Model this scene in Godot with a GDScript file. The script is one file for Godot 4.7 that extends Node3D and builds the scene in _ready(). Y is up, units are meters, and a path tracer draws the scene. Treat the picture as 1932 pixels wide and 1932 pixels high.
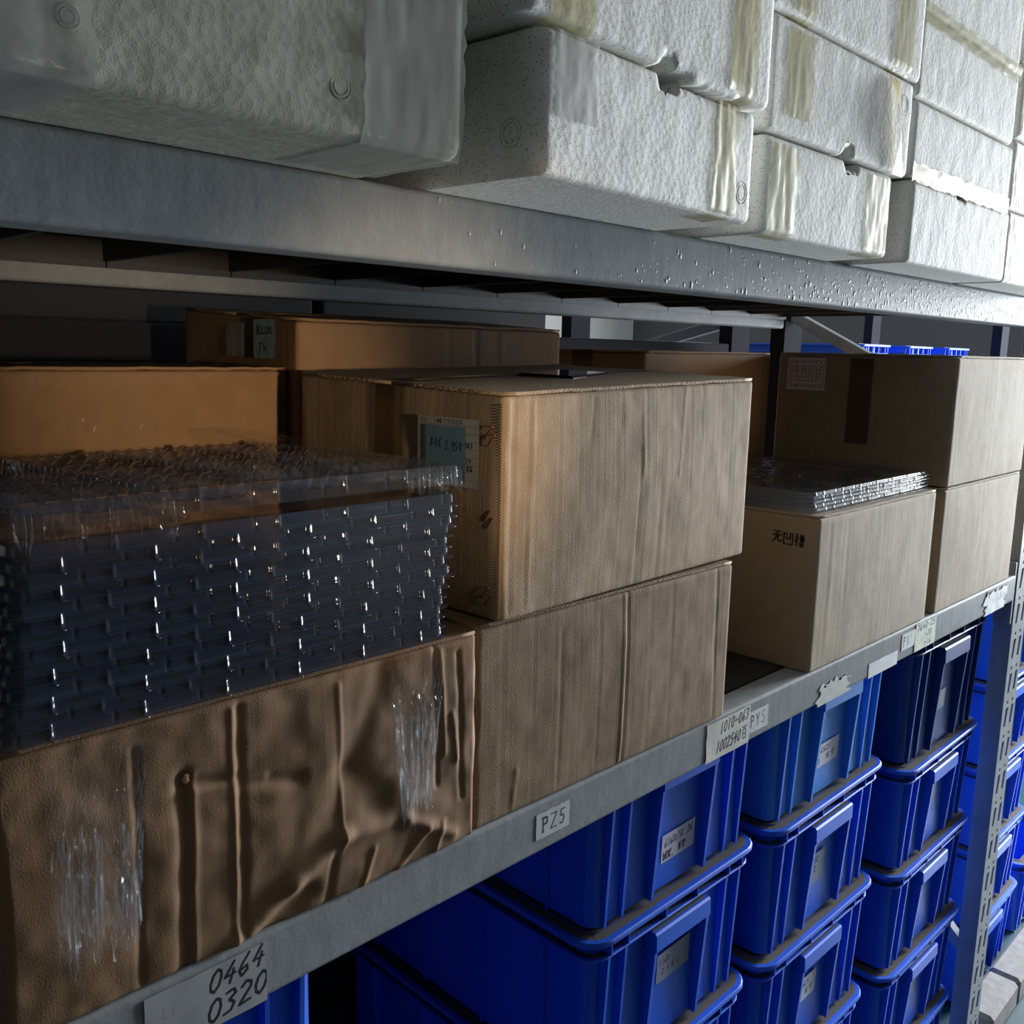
extends Node3D
# Heights are given relative to the eye (HC above the floor) through P(); x runs along the shelf, z towards the aisle.
const HC := 1.81
const YB := 0.1355      # top of the upper beam
const YL := -0.489      # top of the lower beam
const BH := 0.0625      # height of a beam
const RD := 0.68        # depth of the rack

var M := {}
var used := {}
var rng := RandomNumberGenerator.new()


class Acc:
	var v := PackedVector3Array()
	var n := PackedVector3Array()
	var uv := PackedVector2Array()
	var ix := PackedInt32Array()

	# f(i, j) -> Vector3, outward side is dPi x dPj
	func grid(nu: int, nv: int, f: Callable, uvf: Callable, closed := false) -> void:
		var base := v.size()
		var w := nu + 1
		var pts := PackedVector3Array()
		pts.resize(w * (nv + 1))
		for j in nv + 1:
			for i in w:
				pts[j * w + i] = f.call(i, j)
		var nn := PackedVector3Array()
		nn.resize(pts.size())
		for j in nv:
			for i in nu:
				var a := j * w + i
				var c := (pts[a + w + 1] - pts[a]).cross(pts[a + w] - pts[a + 1])
				nn[a] += c
				nn[a + 1] += c
				nn[a + w] += c
				nn[a + w + 1] += c
				ix.append_array(PackedInt32Array([base + a, base + a + w + 1, base + a + 1, base + a, base + a + w, base + a + w + 1]))
		if closed:
			for j in nv + 1:
				var s := nn[j * w] + nn[j * w + nu]
				nn[j * w] = s
				nn[j * w + nu] = s
		for j in nv + 1:
			for i in w:
				uv.append(uvf.call(i, j))
		for q in nn.size():
			nn[q] = nn[q].normalized() if nn[q].length_squared() > 1e-20 else Vector3.UP
		v.append_array(pts)
		n.append_array(nn)

	func quad(a: Vector3, b: Vector3, c: Vector3, d: Vector3, uvs: Array = []) -> void:   # counter-clockwise from outside
		var k := (c - a).cross(d - b)
		if k.length_squared() < 1e-22:
			return
		k = k.normalized()
		var s := v.size()
		var i := 0
		for p in [a, b, c, d]:
			v.append(p)
			n.append(k)
			if uvs.size():
				uv.append(uvs[i])
			elif absf(k.z) > 0.6:
				uv.append(Vector2(p.x, -p.y))
			elif absf(k.x) > 0.6:
				uv.append(Vector2(p.z, -p.y))
			else:
				uv.append(Vector2(p.x, p.z))
			i += 1
		ix.append_array(PackedInt32Array([s, s + 2, s + 1, s, s + 3, s + 2]))

	# eight corners: bottom four counter-clockwise seen from above starting at (-x, +z), then the top four
	func hexa(p: Array) -> void:
		quad(p[0], p[1], p[5], p[4])
		quad(p[1], p[2], p[6], p[5])
		quad(p[2], p[3], p[7], p[6])
		quad(p[3], p[0], p[4], p[7])
		quad(p[4], p[5], p[6], p[7])
		quad(p[3], p[2], p[1], p[0])

	# chamfered box
	func box(c: Vector3, s: Vector3, b := 0.0, t := Basis()) -> void:
		var h := s * 0.5
		if b <= 0.0:
			var q := []
			for y in [-h.y, h.y]:
				for e in [[-1, 1], [1, 1], [1, -1], [-1, -1]]:
					q.append(c + t * Vector3(e[0] * h.x, y, e[1] * h.z))
			hexa(q)
			return
		b = minf(b, minf(h.x, minf(h.y, h.z)) * 0.9)
		for ax in 3:
			var a1 := (ax + 1) % 3
			var a2 := (ax + 2) % 3
			for sg in [-1.0, 1.0]:
				var q := []
				for e in [[-1, -1], [1, -1], [1, 1], [-1, 1]]:
					var p := Vector3()
					p[ax] = sg * h[ax]
					p[a1] = e[0] * (h[a1] - b)
					p[a2] = e[1] * (h[a2] - b)
					q.append(c + t * p)
				if sg > 0:
					quad(q[0], q[1], q[2], q[3])
				else:
					quad(q[3], q[2], q[1], q[0])
			for s1 in [-1.0, 1.0]:
				for s2 in [-1.0, 1.0]:
					var q := []
					for e in [[-1, 0], [1, 0], [1, 1], [-1, 1]]:
						var p := Vector3()
						p[ax] = e[0] * (h[ax] - b)
						p[a1] = s1 * (h[a1] - (b if e[1] == 1 else 0.0))
						p[a2] = s2 * (h[a2] - (0.0 if e[1] == 1 else b))
						q.append(c + t * p)
					if s1 * s2 < 0:
						q.reverse()
					quad(q[3], q[2], q[1], q[0])
		for sx in [-1.0, 1.0]:
			for sy in [-1.0, 1.0]:
				for sz in [-1.0, 1.0]:
					var a := c + t * Vector3(sx * h.x, sy * (h.y - b), sz * (h.z - b))
					var d := c + t * Vector3(sx * (h.x - b), sy * h.y, sz * (h.z - b))
					var e := c + t * Vector3(sx * (h.x - b), sy * (h.y - b), sz * h.z)
					if sx * sy * sz > 0:
						quad(a, d, e, e)
					else:
						quad(a, e, d, d)

	# polygon (counter-clockwise, x right y up) pushed from z0 to z1, through a transform
	func prism(poly: PackedVector2Array, z0: float, z1: float, t := Transform3D()) -> void:
		var k := poly.size()
		for i in k:
			var p := poly[i]
			var q := poly[(i + 1) % k]
			quad(t * Vector3(p.x, p.y, z1), t * Vector3(p.x, p.y, z0), t * Vector3(q.x, q.y, z0), t * Vector3(q.x, q.y, z1), [])
		var tri := Geometry2D.triangulate_polygon(poly)
		for i in range(0, tri.size(), 3):
			var a := poly[tri[i]]
			var b := poly[tri[i + 1]]
			var c := poly[tri[i + 2]]
			if (b - a).cross(c - a) < 0:
				var e := b
				b = c
				c = e
			tri3(t * Vector3(a.x, a.y, z1), t * Vector3(b.x, b.y, z1), t * Vector3(c.x, c.y, z1))
			tri3(t * Vector3(c.x, c.y, z0), t * Vector3(b.x, b.y, z0), t * Vector3(a.x, a.y, z0))

	func tri3(a: Vector3, b: Vector3, c: Vector3) -> void:
		var k := (b - a).cross(c - a).normalized()
		var s := v.size()
		for p in [a, b, c]:
			v.append(p)
			n.append(k)
			uv.append(Vector2(p.x + p.z * 0.7, p.y))
		ix.append_array(PackedInt32Array([s, s + 2, s + 1]))

	func tube(pts: Array, r: float, sides := 6) -> void:
		var cnt := pts.size() - 1
		var ax := []
		for i in cnt + 1:
			var d: Vector3 = (pts[mini(i + 1, cnt)] - pts[maxi(i - 1, 0)]).normalized()
			var a := d.cross(Vector3(0.31, 0.55, 0.77)).normalized()
			ax.append([a, d.cross(a)])
		grid(sides, cnt, func(i, j):
			var an = TAU * i / sides
			return pts[j] + (ax[j][0] * cos(an) + ax[j][1] * sin(an)) * r, func(i, j): return Vector2(i * r, j * r), true)

	func mesh(into: ArrayMesh = null) -> ArrayMesh:
		if into == null:
			into = ArrayMesh.new()
		var a := []
		a.resize(Mesh.ARRAY_MAX)
		a[Mesh.ARRAY_VERTEX] = v
		a[Mesh.ARRAY_NORMAL] = n
		a[Mesh.ARRAY_TEX_UV] = uv
		a[Mesh.ARRAY_INDEX] = ix
		into.add_surface_from_arrays(Mesh.PRIMITIVE_TRIANGLES, a)
		return into


func P(x: float, y: float, z: float) -> Vector3:
	return Vector3(x, y + HC, z)


func numbered(called: String) -> String:
	used[called] = used.get(called, -1) + 1
	return called if used[called] == 0 else "%s_%03d" % [called, used[called]]


func thing(called: String, label: String, category: String, at := Vector3.ZERO, group := "") -> Node3D:
	var o := Node3D.new()
	o.name = numbered(called)
	add_child(o, true)
	o.position = at
	o.set_meta("label", label)
	o.set_meta("category", category)
	if group:
		o.set_meta("group", group)
	return o


func part(called: String, a: Variant, m: Variant, parent: Node, at := Vector3.ZERO) -> MeshInstance3D:
	var o := MeshInstance3D.new()
	o.name = called
	o.mesh = a.mesh() if a is Acc else a
	if m is Array:
		for i in m.size():
			o.set_surface_override_material(i, m[i])
	else:
		o.material_override = m
	o.position = at
	parent.add_child(o, true)
	return o


func struct(called: String, a: Acc, m: Material) -> MeshInstance3D:
	var o := part(called, a, m, self)
	o.set_meta("kind", "structure")
	return o


# ---------------------------------------------------------------- materials

func noise(freq: float, sd: int, kind := FastNoiseLite.TYPE_SIMPLEX_SMOOTH, oct := 3) -> FastNoiseLite:
	var f := FastNoiseLite.new()
	f.noise_type = kind
	f.frequency = freq
	f.seed = sd
	f.fractal_octaves = oct
	if oct <= 1:
		f.fractal_type = FastNoiseLite.FRACTAL_NONE
	return f


func bytes_of(f: FastNoiseLite, w: int, h: int, w2 := 0, h2 := 0) -> PackedByteArray:
	var im := f.get_seamless_image(w, h)
	im.convert(Image.FORMAT_L8)
	if w2:
		im.resize(w2, h2, Image.INTERPOLATE_CUBIC)
	return im.get_data()


func mix_bytes(list: Array, weights: Array) -> PackedByteArray:
	var o := PackedByteArray()
	var k: int = list[0].size()
	o.resize(k)
	for i in k:
		var s := 127.5
		for q in list.size():
			s += (list[q][i] - 127.5) * weights[q]
		o[i] = clampi(int(s), 0, 255)
	return o


func normal_tex(b: PackedByteArray, side: int, bump: float) -> ImageTexture:
	var im := Image.create_from_data(side, side, false, Image.FORMAT_L8, b)
	im.convert(Image.FORMAT_RGBA8)
	im.bump_map_to_normal_map(bump)
	return ImageTexture.create_from_image(im)


func colour_tex(b: PackedByteArray, side: int, lo: Color, hi: Color) -> ImageTexture:
	var o := PackedByteArray()
	o.resize(b.size() * 3)
	for i in b.size():
		var t := b[i] / 255.0
		o[i * 3] = int((lo.r + (hi.r - lo.r) * t) * 255.0)
		o[i * 3 + 1] = int((lo.g + (hi.g - lo.g) * t) * 255.0)
		o[i * 3 + 2] = int((lo.b + (hi.b - lo.b) * t) * 255.0)
	return ImageTexture.create_from_image(Image.create_from_data(side, side, false, Image.FORMAT_RGB8, o))


func mat(c: Color, rough := 0.7, metal := 0.0) -> StandardMaterial3D:
	var m := StandardMaterial3D.new()
	m.albedo_color = c
	m.roughness = rough
	m.metallic = metal
	return m


func clear(c: Color, alpha: float, rough := 0.06) -> StandardMaterial3D:
	var m := mat(Color(c.r, c.g, c.b, alpha), rough)
	m.transparency = BaseMaterial3D.TRANSPARENCY_ALPHA
	m.cull_mode = BaseMaterial3D.CULL_DISABLED
	m.metallic_specular = 0.6
	return m


func textured(m: StandardMaterial3D, alb: Texture2D, nrm: Texture2D, per_metre: float, strength := 1.0) -> StandardMaterial3D:
	if alb:
		m.albedo_texture = alb
	if nrm:
		m.normal_enabled = true
		m.normal_texture = nrm
		m.normal_scale = strength
	m.uv1_scale = Vector3(per_metre, per_metre, per_metre)
	return m


func make_materials() -> void:
	# cardboard: vertical flutes and a fine felted grain
	var flute := bytes_of(noise(0.035, 3, FastNoiseLite.TYPE_SIMPLEX, 4), 512, 8, 512, 512)
	var slow := bytes_of(noise(0.02, 5, FastNoiseLite.TYPE_SIMPLEX_SMOOTH, 3), 512, 64, 512, 512)
	var grain := bytes_of(noise(0.22, 7, FastNoiseLite.TYPE_SIMPLEX, 2), 512, 512)
	var blot := bytes_of(noise(0.012, 9, FastNoiseLite.TYPE_SIMPLEX_SMOOTH, 3), 512, 512)
	var cb := mix_bytes([flute, slow, grain], [0.17, 0.08, 0.26])
	var card_n := normal_tex(cb, 512, 3.0)
	var card_c := mix_bytes([blot, slow, grain], [0.5, 0.14, 0.3])
	M.card = textured(mat(Color.WHITE, 0.82), colour_tex(card_c, 512, Color(0.60, 0.50, 0.39), Color(0.69, 0.59, 0.47)), card_n, 4.0, 0.7)
	M.card_old = textured(mat(Color.WHITE, 0.82), colour_tex(card_c, 512, Color(0.49, 0.37, 0.26), Color(0.57, 0.44, 0.32)), card_n, 4.0, 0.28)
	M.card_mid = textured(mat(Color.WHITE, 0.82), colour_tex(card_c, 512, Color(0.53, 0.43, 0.33), Color(0.62, 0.51, 0.40)), card_n, 4.0, 0.6)
	M.kraft = textured(mat(Color.WHITE, 0.8), colour_tex(card_c, 512, Color(0.54, 0.41, 0.28), Color(0.62, 0.48, 0.34)), card_n, 4.0, 0.55)
	M.card_pale = textured(mat(Color.WHITE, 0.82), colour_tex(card_c, 512, Color(0.61, 0.545, 0.455), Color(0.69, 0.625, 0.535)), card_n, 4.0, 0.6)
	M.card_edge = mat(Color(0.55, 0.40, 0.27), 0.9)
	# expanded foam: beads, pinholes, dirt
	var bead := bytes_of(noise(0.055, 11, FastNoiseLite.TYPE_CELLULAR, 1), 512, 512)
	var fine := bytes_of(noise(0.2, 12, FastNoiseLite.TYPE_SIMPLEX, 2), 512, 512)
	var foam_n := normal_tex(mix_bytes([bead, fine, blot], [0.40, 0.12, 0.1]), 512, 2.0)
	var dirt := mix_bytes([blot, grain], [0.9, 0.15])
	rng.seed = 77
	var pores := dirt.duplicate()
	for k in 1500:
		var q := rng.randi_range(0, 511) + 512 * rng.randi_range(0, 511)
		for e in [0, 1, 512, 513]:
			pores[(q + e) % pores.size()] = 0
	M.foam = textured(mat(Color.WHITE, 0.75), colour_tex(mix_bytes([dirt, bead], [0.8, 0.1]), 512, Color(0.64, 0.625, 0.57), Color(0.80, 0.79, 0.74)), foam_n, 5.0, 0.6)
	var pc := PackedByteArray()
	pc.resize(pores.size() * 3)
	for i in pores.size():
		var c := Color(0.92, 0.91, 0.88).lerp(Color(0.975, 0.97, 0.95), pores[i] / 255.0) if pores[i] > 2 else Color(0.36, 0.35, 0.32)
		pc[i * 3] = c.r8
		pc[i * 3 + 1] = c.g8
		pc[i * 3 + 2] = c.b8
	M.foam_pored = textured(mat(Color.WHITE, 0.7), ImageTexture.create_from_image(Image.create_from_data(512, 512, false, Image.FORMAT_RGB8, pc)), foam_n, 5.0, 0.85)
	M.foam_groove = mat(Color(0.66, 0.65, 0.59), 0.8)
	M.stain = mat(Color(0.34, 0.30, 0.25), 0.8)
	M.stain_soft = mat(Color(0.46, 0.42, 0.36, 0.17), 0.8)
	M.stain_soft.transparency = BaseMaterial3D.TRANSPARENCY_ALPHA
	M.white_tape = mat(Color(0.74, 0.74, 0.72, 0.55), 0.32)
	M.white_tape.transparency = BaseMaterial3D.TRANSPARENCY_ALPHA
	M.yellow_tape = mat(Color(0.74, 0.70, 0.44, 0.5), 0.3)
	M.yellow_tape.transparency = BaseMaterial3D.TRANSPARENCY_ALPHA
	M.gold_tape = mat(Color(0.80, 0.72, 0.40, 0.75), 0.3)
	M.gold_tape.transparency = BaseMaterial3D.TRANSPARENCY_ALPHA
	M.brown_tape = mat(Color(0.33, 0.23, 0.13, 0.6), 0.26)
	M.brown_tape.transparency = BaseMaterial3D.TRANSPARENCY_ALPHA
	M.shade_box = mat(Color(0.13, 0.13, 0.145), 0.9)  # shade put into the colour of the added cartons behind the rack
	M.film = clear(Color(0.75, 0.8, 0.85), 0.02, 0.10)
	M.film.metallic_specular = 0.16
	# painted steel
	var speck := bytes_of(noise(0.09, 21, FastNoiseLite.TYPE_SIMPLEX, 3), 512, 512)
	var drip := bytes_of(noise(0.03, 22, FastNoiseLite.TYPE_SIMPLEX, 3), 512, 96, 512, 512)
	var steel_n := normal_tex(mix_bytes([speck, drip, blot], [0.10, 0.12, 0.3]), 512, 2.0)
	M.steel = textured(mat(Color.WHITE, 0.5), colour_tex(mix_bytes([blot, drip, speck], [0.6, 0.3, 0.2]), 512, Color(0.53, 0.545, 0.56), Color(0.62, 0.635, 0.645)), steel_n, 3.0, 0.5)
	M.steel.metallic_specular = 0.14
	M.steel_dark = textured(mat(Color(0.55, 0.56, 0.62), 0.5), null, steel_n, 3.0, 0.4)
	M.steel_shade = textured(mat(Color(0.17, 0.17, 0.19), 0.9), null, steel_n, 3.0, 0.4)  # darkened steel: shade painted into the rear posts and second rack
	M.steel_shade.metallic_specular = 0.1
	M.deck = textured(mat(Color(0.22, 0.215, 0.21), 0.6), null, steel_n, 2.0, 0.4)
	M.blister = mat(Color(0.66, 0.68, 0.69), 0.3)
	# plastics
	M.tote = textured(mat(Color(0.11, 0.36, 0.84), 0.42), null, normal_tex(fine, 512, 1.0), 6.0, 0.25)
	M.tote_sky = textured(mat(Color(0.24, 0.53, 0.88), 0.45), null, normal_tex(fine, 512, 1.0), 6.0, 0.25)
	M.tote_deep = textured(mat(Color(0.06, 0.24, 0.52), 0.45), null, normal_tex(fine, 512, 1.0), 6.0, 0.25)
	M.dust = textured(mat(Color(0.33, 0.30, 0.27), 0.95), null, card_n, 8.0, 0.5)
	M.tray = clear(Color(0.40, 0.45, 0.55), 0.09, 0.08)
	M.tray_wall = clear(Color(0.225, 0.275, 0.36), 0.45, 0.10)
	M.tray_pale = clear(Color(0.55, 0.60, 0.66), 0.28, 0.12)
	M.paper = mat(Color(0.84, 0.84, 0.85), 0.7)
	M.glass_black = mat(Color(0.012, 0.013, 0.016), 0.06)
	M.frame_black = mat(Color(0.03, 0.03, 0.035), 0.4)
	M.copper = mat(Color(0.70, 0.42, 0.26), 0.35, 0.9)
	M.concrete = textured(mat(Color.WHITE, 0.9), colour_tex(mix_bytes([blot, fine], [0.6, 0.5]), 512, Color(0.46, 0.45, 0.44), Color(0.60, 0.59, 0.58)), foam_n, 4.0, 0.6)
	M.floor = textured(mat(Color(0.15, 0.27, 0.30), 0.35), null, steel_n, 1.0, 0.3)
	M.wall = textured(mat(Color(0.42, 0.42, 0.41), 0.9), null, steel_n, 1.0, 0.3)
	M.wall_pale = mat(Color(0.84, 0.83, 0.80), 0.9)
	M.ceiling = mat(Color(0.35, 0.35, 0.35), 0.9)


# ---------------------------------------------------------------- handwriting and print

const GLYPH := {
	"0": "5,0 2,3 1,8 2,12 5,14 8,11 9,6 8,2 5,0", "1": "5,0 5,14", "2": "1,3 4,0 8,2 8,5 1,14 9,13", "3": "1,1 6,0 8,3 4,6 8,9 6,13 1,14",
	"4": "6,0 1,9 9,8|7,5 6,14", "5": "9,0 3,0 2,6 7,6 8,10 5,14 1,13", "6": "7,0 3,5 1,10 4,14 8,11 7,8 2,10", "7": "1,1 9,0 4,14", "8": "5,0 2,3 8,10 5,14 2,10 8,3 5,0", "9": "8,3 4,0 2,4 5,7 8,3 7,14",
	"-": "2,8 8,7", ".": "4,13 5,14", "/": "9,-1 1,15", "p": "2,5 1,18|2,6 6,5 7,8 2,10", "c": "8,6 4,6 2,10 4,13 8,12", "s": "8,5 4,6 7,10 3,13", "D": "2,0 2,14|1,0 8,3 8,10 1,14", "S": "8,1 3,2 3,6 8,8 6,13 1,13",
	"L": "2,0 2,13 8,12", "B": "2,0 2,14|1,1 8,2 2,6|2,6 8,9 1,14", "O": "5,1 1,6 4,13 9,8 5,1", "E": "8,0 2,1 2,13 8,12|2,7 7,6", "K": "2,0 2,14|8,0 2,8 8,14", "G": "8,2 4,0 1,6 3,13 8,12 8,8 5,8", "W": "0,0 3,14 5,4 7,14 10,0", "T": "0,1 10,0|5,1 5,14", "h": "2,0 2,14|2,8 7,7 8,14",
	"P": "2,0 2,14|2,0 8,1 8,6 2,7", "Z": "1,0 9,0 1,14 9,14", "Y": "1,0 5,7 9,0|5,7 5,14", "X": "1,0 9,14|9,0 1,14",
	"cun": "0,3 10,3|7,0 7,13 4,12|2,6 4,9", "quan": "5,0 0,6|5,0 10,6|2,6 8,6|2,10 8,10|5,6 5,14|1,14 9,14", "tie": "0,1 4,1 4,9|0,1 0,9|2,3 0,14|2,9 5,13|7,0 7,7|7,3 10,3|6,7 10,7 10,13 6,13 6,7", "zong": "2,0 4,3|8,0 6,3|2,4 8,4 8,8 2,8 2,4|1,10 0,13|4,10 5,14 8,13|9,10 10,12",
	"cheng": "1,2 9,2|1,2 0,14|2,6 5,6 5,11|6,0 8,10 10,13|9,6 5,14|8,0 9,1", "xiang": "0,3 4,3|2,3 2,10|0,11 4,9|5,1 10,1|7,1 6,4|6,4 9,4 9,10|6,4 6,10|7,10 5,14|8,10 10,14", "mu": "2,0 8,0 8,14 2,14 2,0|2,5 8,5|2,9 8,9", "gui": "0,4 5,4|2,0 2,8 0,14|3,8 5,13|6,1 10,1 10,8|6,1 6,8|8,4 7,14|9,9 9,13 10,13", "xing": "0,1 6,1|0,4 6,4|2,1 1,8|4,1 4,8|8,0 8,5|10,0 10,7|2,10 8,10|5,8 5,14|0,14 10,14",
	"shu": "0,3 5,3|2,0 2,6|0,9 5,9|3,6 1,12 5,14|4,9 1,14|7,0 6,5|6,3 10,3|9,3 6,14|6,6 10,14", "ri": "2,0 8,0 8,14 2,14 2,0|2,7 8,7", "zhong": "1,1 9,0|0,3 10,3|2,5 8,5 8,9 2,9 2,5|5,1 5,14|1,11 9,11|0,14 10,14", "jian": "0,4 4,4|2,0 2,14|2,5 0,9|7,0 4,5|7,0 10,5|6,5 9,5|5,8 6,11|7,7 8,11|9,7 8,13|4,14 10,14", "hao": "3,0 8,0 8,4 3,4 3,0|1,6 10,6|4,6 3,9 8,9 8,13 5,14",
	"wu": "1,2 9,2|0,6 10,6|5,2 4,9 0,14|6,6 6,12 10,13 10,11", "ao": "0,2 0,14 10,14 10,2 7,2 7,8 3,8 3,2 0,2", "cao": "0,4 4,4|2,0 2,14|2,5 0,9|5,2 10,2|6,4 10,4 10,8 6,8 6,4|6,6 10,6|7,1 7,8|9,1 9,8|6,10 9,10 9,14 6,14 6,10|6,12 9,12", "bai": "0,1 10,1|5,1 4,4|2,4 8,4 8,14 2,14 2,4|2,9 8,9", "hong": "3,0 0,4 3,5 0,9 4,8|0,13 4,11|5,2 10,2|7,2 7,13|5,13 10,13",
}


func stamp(im: Image, pen: int, a: Vector2, b: Vector2, c: Color) -> void:
	var steps := maxi(1, int(a.distance_to(b)))
	for k in steps + 1:
		var p := a.lerp(b, float(k) / steps)
		var r := Rect2i(int(p.x) - pen / 2, int(p.y) - pen / 2, pen, pen)
		im.fill_rect(r, c)
		if pen > 3:
			im.fill_rect(Rect2i(r.position + Vector2i(-1, 1), Vector2i(pen + 2, pen - 2)), c)


func write(im: Image, words: Array, at: Vector2, size: float, pen: int, c := Color(0.05, 0.05, 0.07), slant := 0.0, climb := 0.0, gap := 0.8, wide := 0.6) -> void:
	var x := at.x
	var y := at.y
	for w in words:
		if w != " ":
			for run in GLYPH[w].split("|"):
				var last := Vector2.INF
				for pt in run.split(" "):
					var q: PackedStringArray = pt.split(",")
					var p := Vector2(x + q[0].to_float() / 10.0 * size * wide + (14.0 - q[1].to_float()) / 14.0 * size * slant, y + q[1].to_float() / 14.0 * size)
					if last != Vector2.INF:
						stamp(im, pen, last, p, c)
					last = p
		x += size * gap
		y -= size * gap * climb


func letters(s: String) -> Array:
	var o := []
	for k in s:
		o.append(k)
	return o


func page(w: int, h: int, c := Color(0.84, 0.84, 0.85)) -> Image:
	var im := Image.create_empty(w, h, false, Image.FORMAT_RGB8)
	im.fill(c)
	return im


func paper_mat(im: Image, rough := 0.7) -> StandardMaterial3D:
	var m := mat(Color.WHITE, rough)
	m.albedo_texture = ImageTexture.create_from_image(im)
	return m


# A sheet of paper w x h centred at the origin, facing +z, a little puffed or curled
func sheet(w: float, h: float, puff := 0.0004, curl := 0.0, ragged := 0.0, sd := 1) -> Acc:
	var a := Acc.new()
	var f := noise(40.0, sd)
	var pos := func(i, j, back):
		var u = i / 12.0
		var t = j / 8.0
		var x: float = (u - 0.5) * w
		var y: float = (t - 0.5) * h
		var e := 1.0
		if ragged > 0.0:
			if j == 8:
				y += ragged * h * (f.get_noise_2d(u * 0.5, 3.0) - 0.3)
			if i == 0 or i == 12:
				x += ragged * w * 0.6 * f.get_noise_2d(t * 0.5, 9.0 + i)
			e = 1.0
		var z = 0.0006 + puff * e * (1.0 + f.get_noise_2d(u * 0.06 + sd, t * 0.06)) + curl * maxf(0.0, 0.25 - u) * 4.0 * t
		return Vector3(x, y, z - (0.0005 if back else 0.0))
	a.grid(12, 8, func(i, j): return pos.call(i, j, false), func(i, j): return Vector2(i / 12.0, 1.0 - j / 8.0))
	a.grid(12, 8, func(i, j): return pos.call(12 - i, j, true), func(i, j): return Vector2(0.01, 0.01))
	return a


# ---------------------------------------------------------------- walls of boxes

# Columns round a rectangle w x d with round corners: [x, z, nx, nz, side (0 front, 1 right, 2 back, 3 left), run]
func ring(w: float, d: float, r: float, nf: int, ns: int, nc := 3) -> Array:
	var o := []
	var hw := w / 2 - r
	var hd := d / 2 - r
	var centres := [Vector2(-hw, hd), Vector2(hw, hd), Vector2(hw, -hd), Vector2(-hw, -hd)]
	var run := 0.0
	for s in 4:
		var a: Vector2 = centres[s]
		var b: Vector2 = centres[(s + 1) % 4]
		var nrm: Vector2 = [Vector2(0, 1), Vector2(1, 0), Vector2(0, -1), Vector2(-1, 0)][s]
		var nxt: Vector2 = [Vector2(0, 1), Vector2(1, 0), Vector2(0, -1), Vector2(-1, 0)][(s + 1) % 4]
		var count := nf if s == 0 else ns
		for k in count + 1:
			var p := a.lerp(b, float(k) / count) + nrm * r
			o.append([p.x, p.y, nrm.x, nrm.y, s, run + a.distance_to(b) * k / count])
		run += a.distance_to(b)
		for k in range(1, nc):
			var t := float(k) / nc * PI / 2
			var q := nrm * cos(t) + nxt * sin(t)
			o.append([b.x + q.x * r, b.y + q.y * r, q.x, q.y, -1, run + t * r])
		run += PI / 2 * r
	o.append([o[0][0], o[0][1], o[0][2], o[0][3], 0, run])
	return o


# rows: [y, inset]; push(col, y) -> displacement outwards; lift(col, row) -> added height
func shell(a: Acc, cols: Array, rows: Array, push: Callable, lift: Callable, caps := true) -> void:
	var nu := cols.size() - 1
	var nv := rows.size() - 1
	var pos := func(i, j):
		var c: Array = cols[i]
		var y: float = rows[j][0]
		var e: float = push.call(c, y) - rows[j][1]
		return Vector3(c[0] + c[2] * e, y + lift.call(c, j), c[1] + c[3] * e)
	a.grid(nu, nv, pos, func(i, j): return Vector2(cols[i][5], -rows[j][0]), true)
	if caps:
		for j in [0, nv]:
			var mid := Vector3()
			for i in nu:
				mid += pos.call(i, j)
			mid /= nu
			if j == 0:
				a.grid(nu, 1, func(i, k): return pos.call(nu - i, 0) if k == 0 else mid, func(i, k): return Vector2(cols[nu - i][0] * (1 - k), cols[nu - i][1] * (1 - k)))
			else:
				a.grid(nu, 1, func(i, k): return pos.call(i, nv) if k == 0 else mid, func(i, k): return Vector2(cols[i][0] * (1 - k), cols[i][1] * (1 - k)))


func seg_dist(p: Vector2, a: Vector2, b: Vector2) -> float:
	return p.distance_to(Geometry2D.get_closest_point_to_segment(p, a, b))


func no_push(_c, _y) -> float:
	return 0.0


func even_rows(h: float, n: int, r: float) -> Array:
	var o := [[0.0, r], [r * 0.35, r * 0.3], [r, 0.0]]
	for k in range(1, n):
		o.append([r + (h - 2 * r) * k / n, 0.0])
	o.append_array([[h - r, 0.0], [h - r * 0.3, r * 0.35], [h, r]])
	return o


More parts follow.
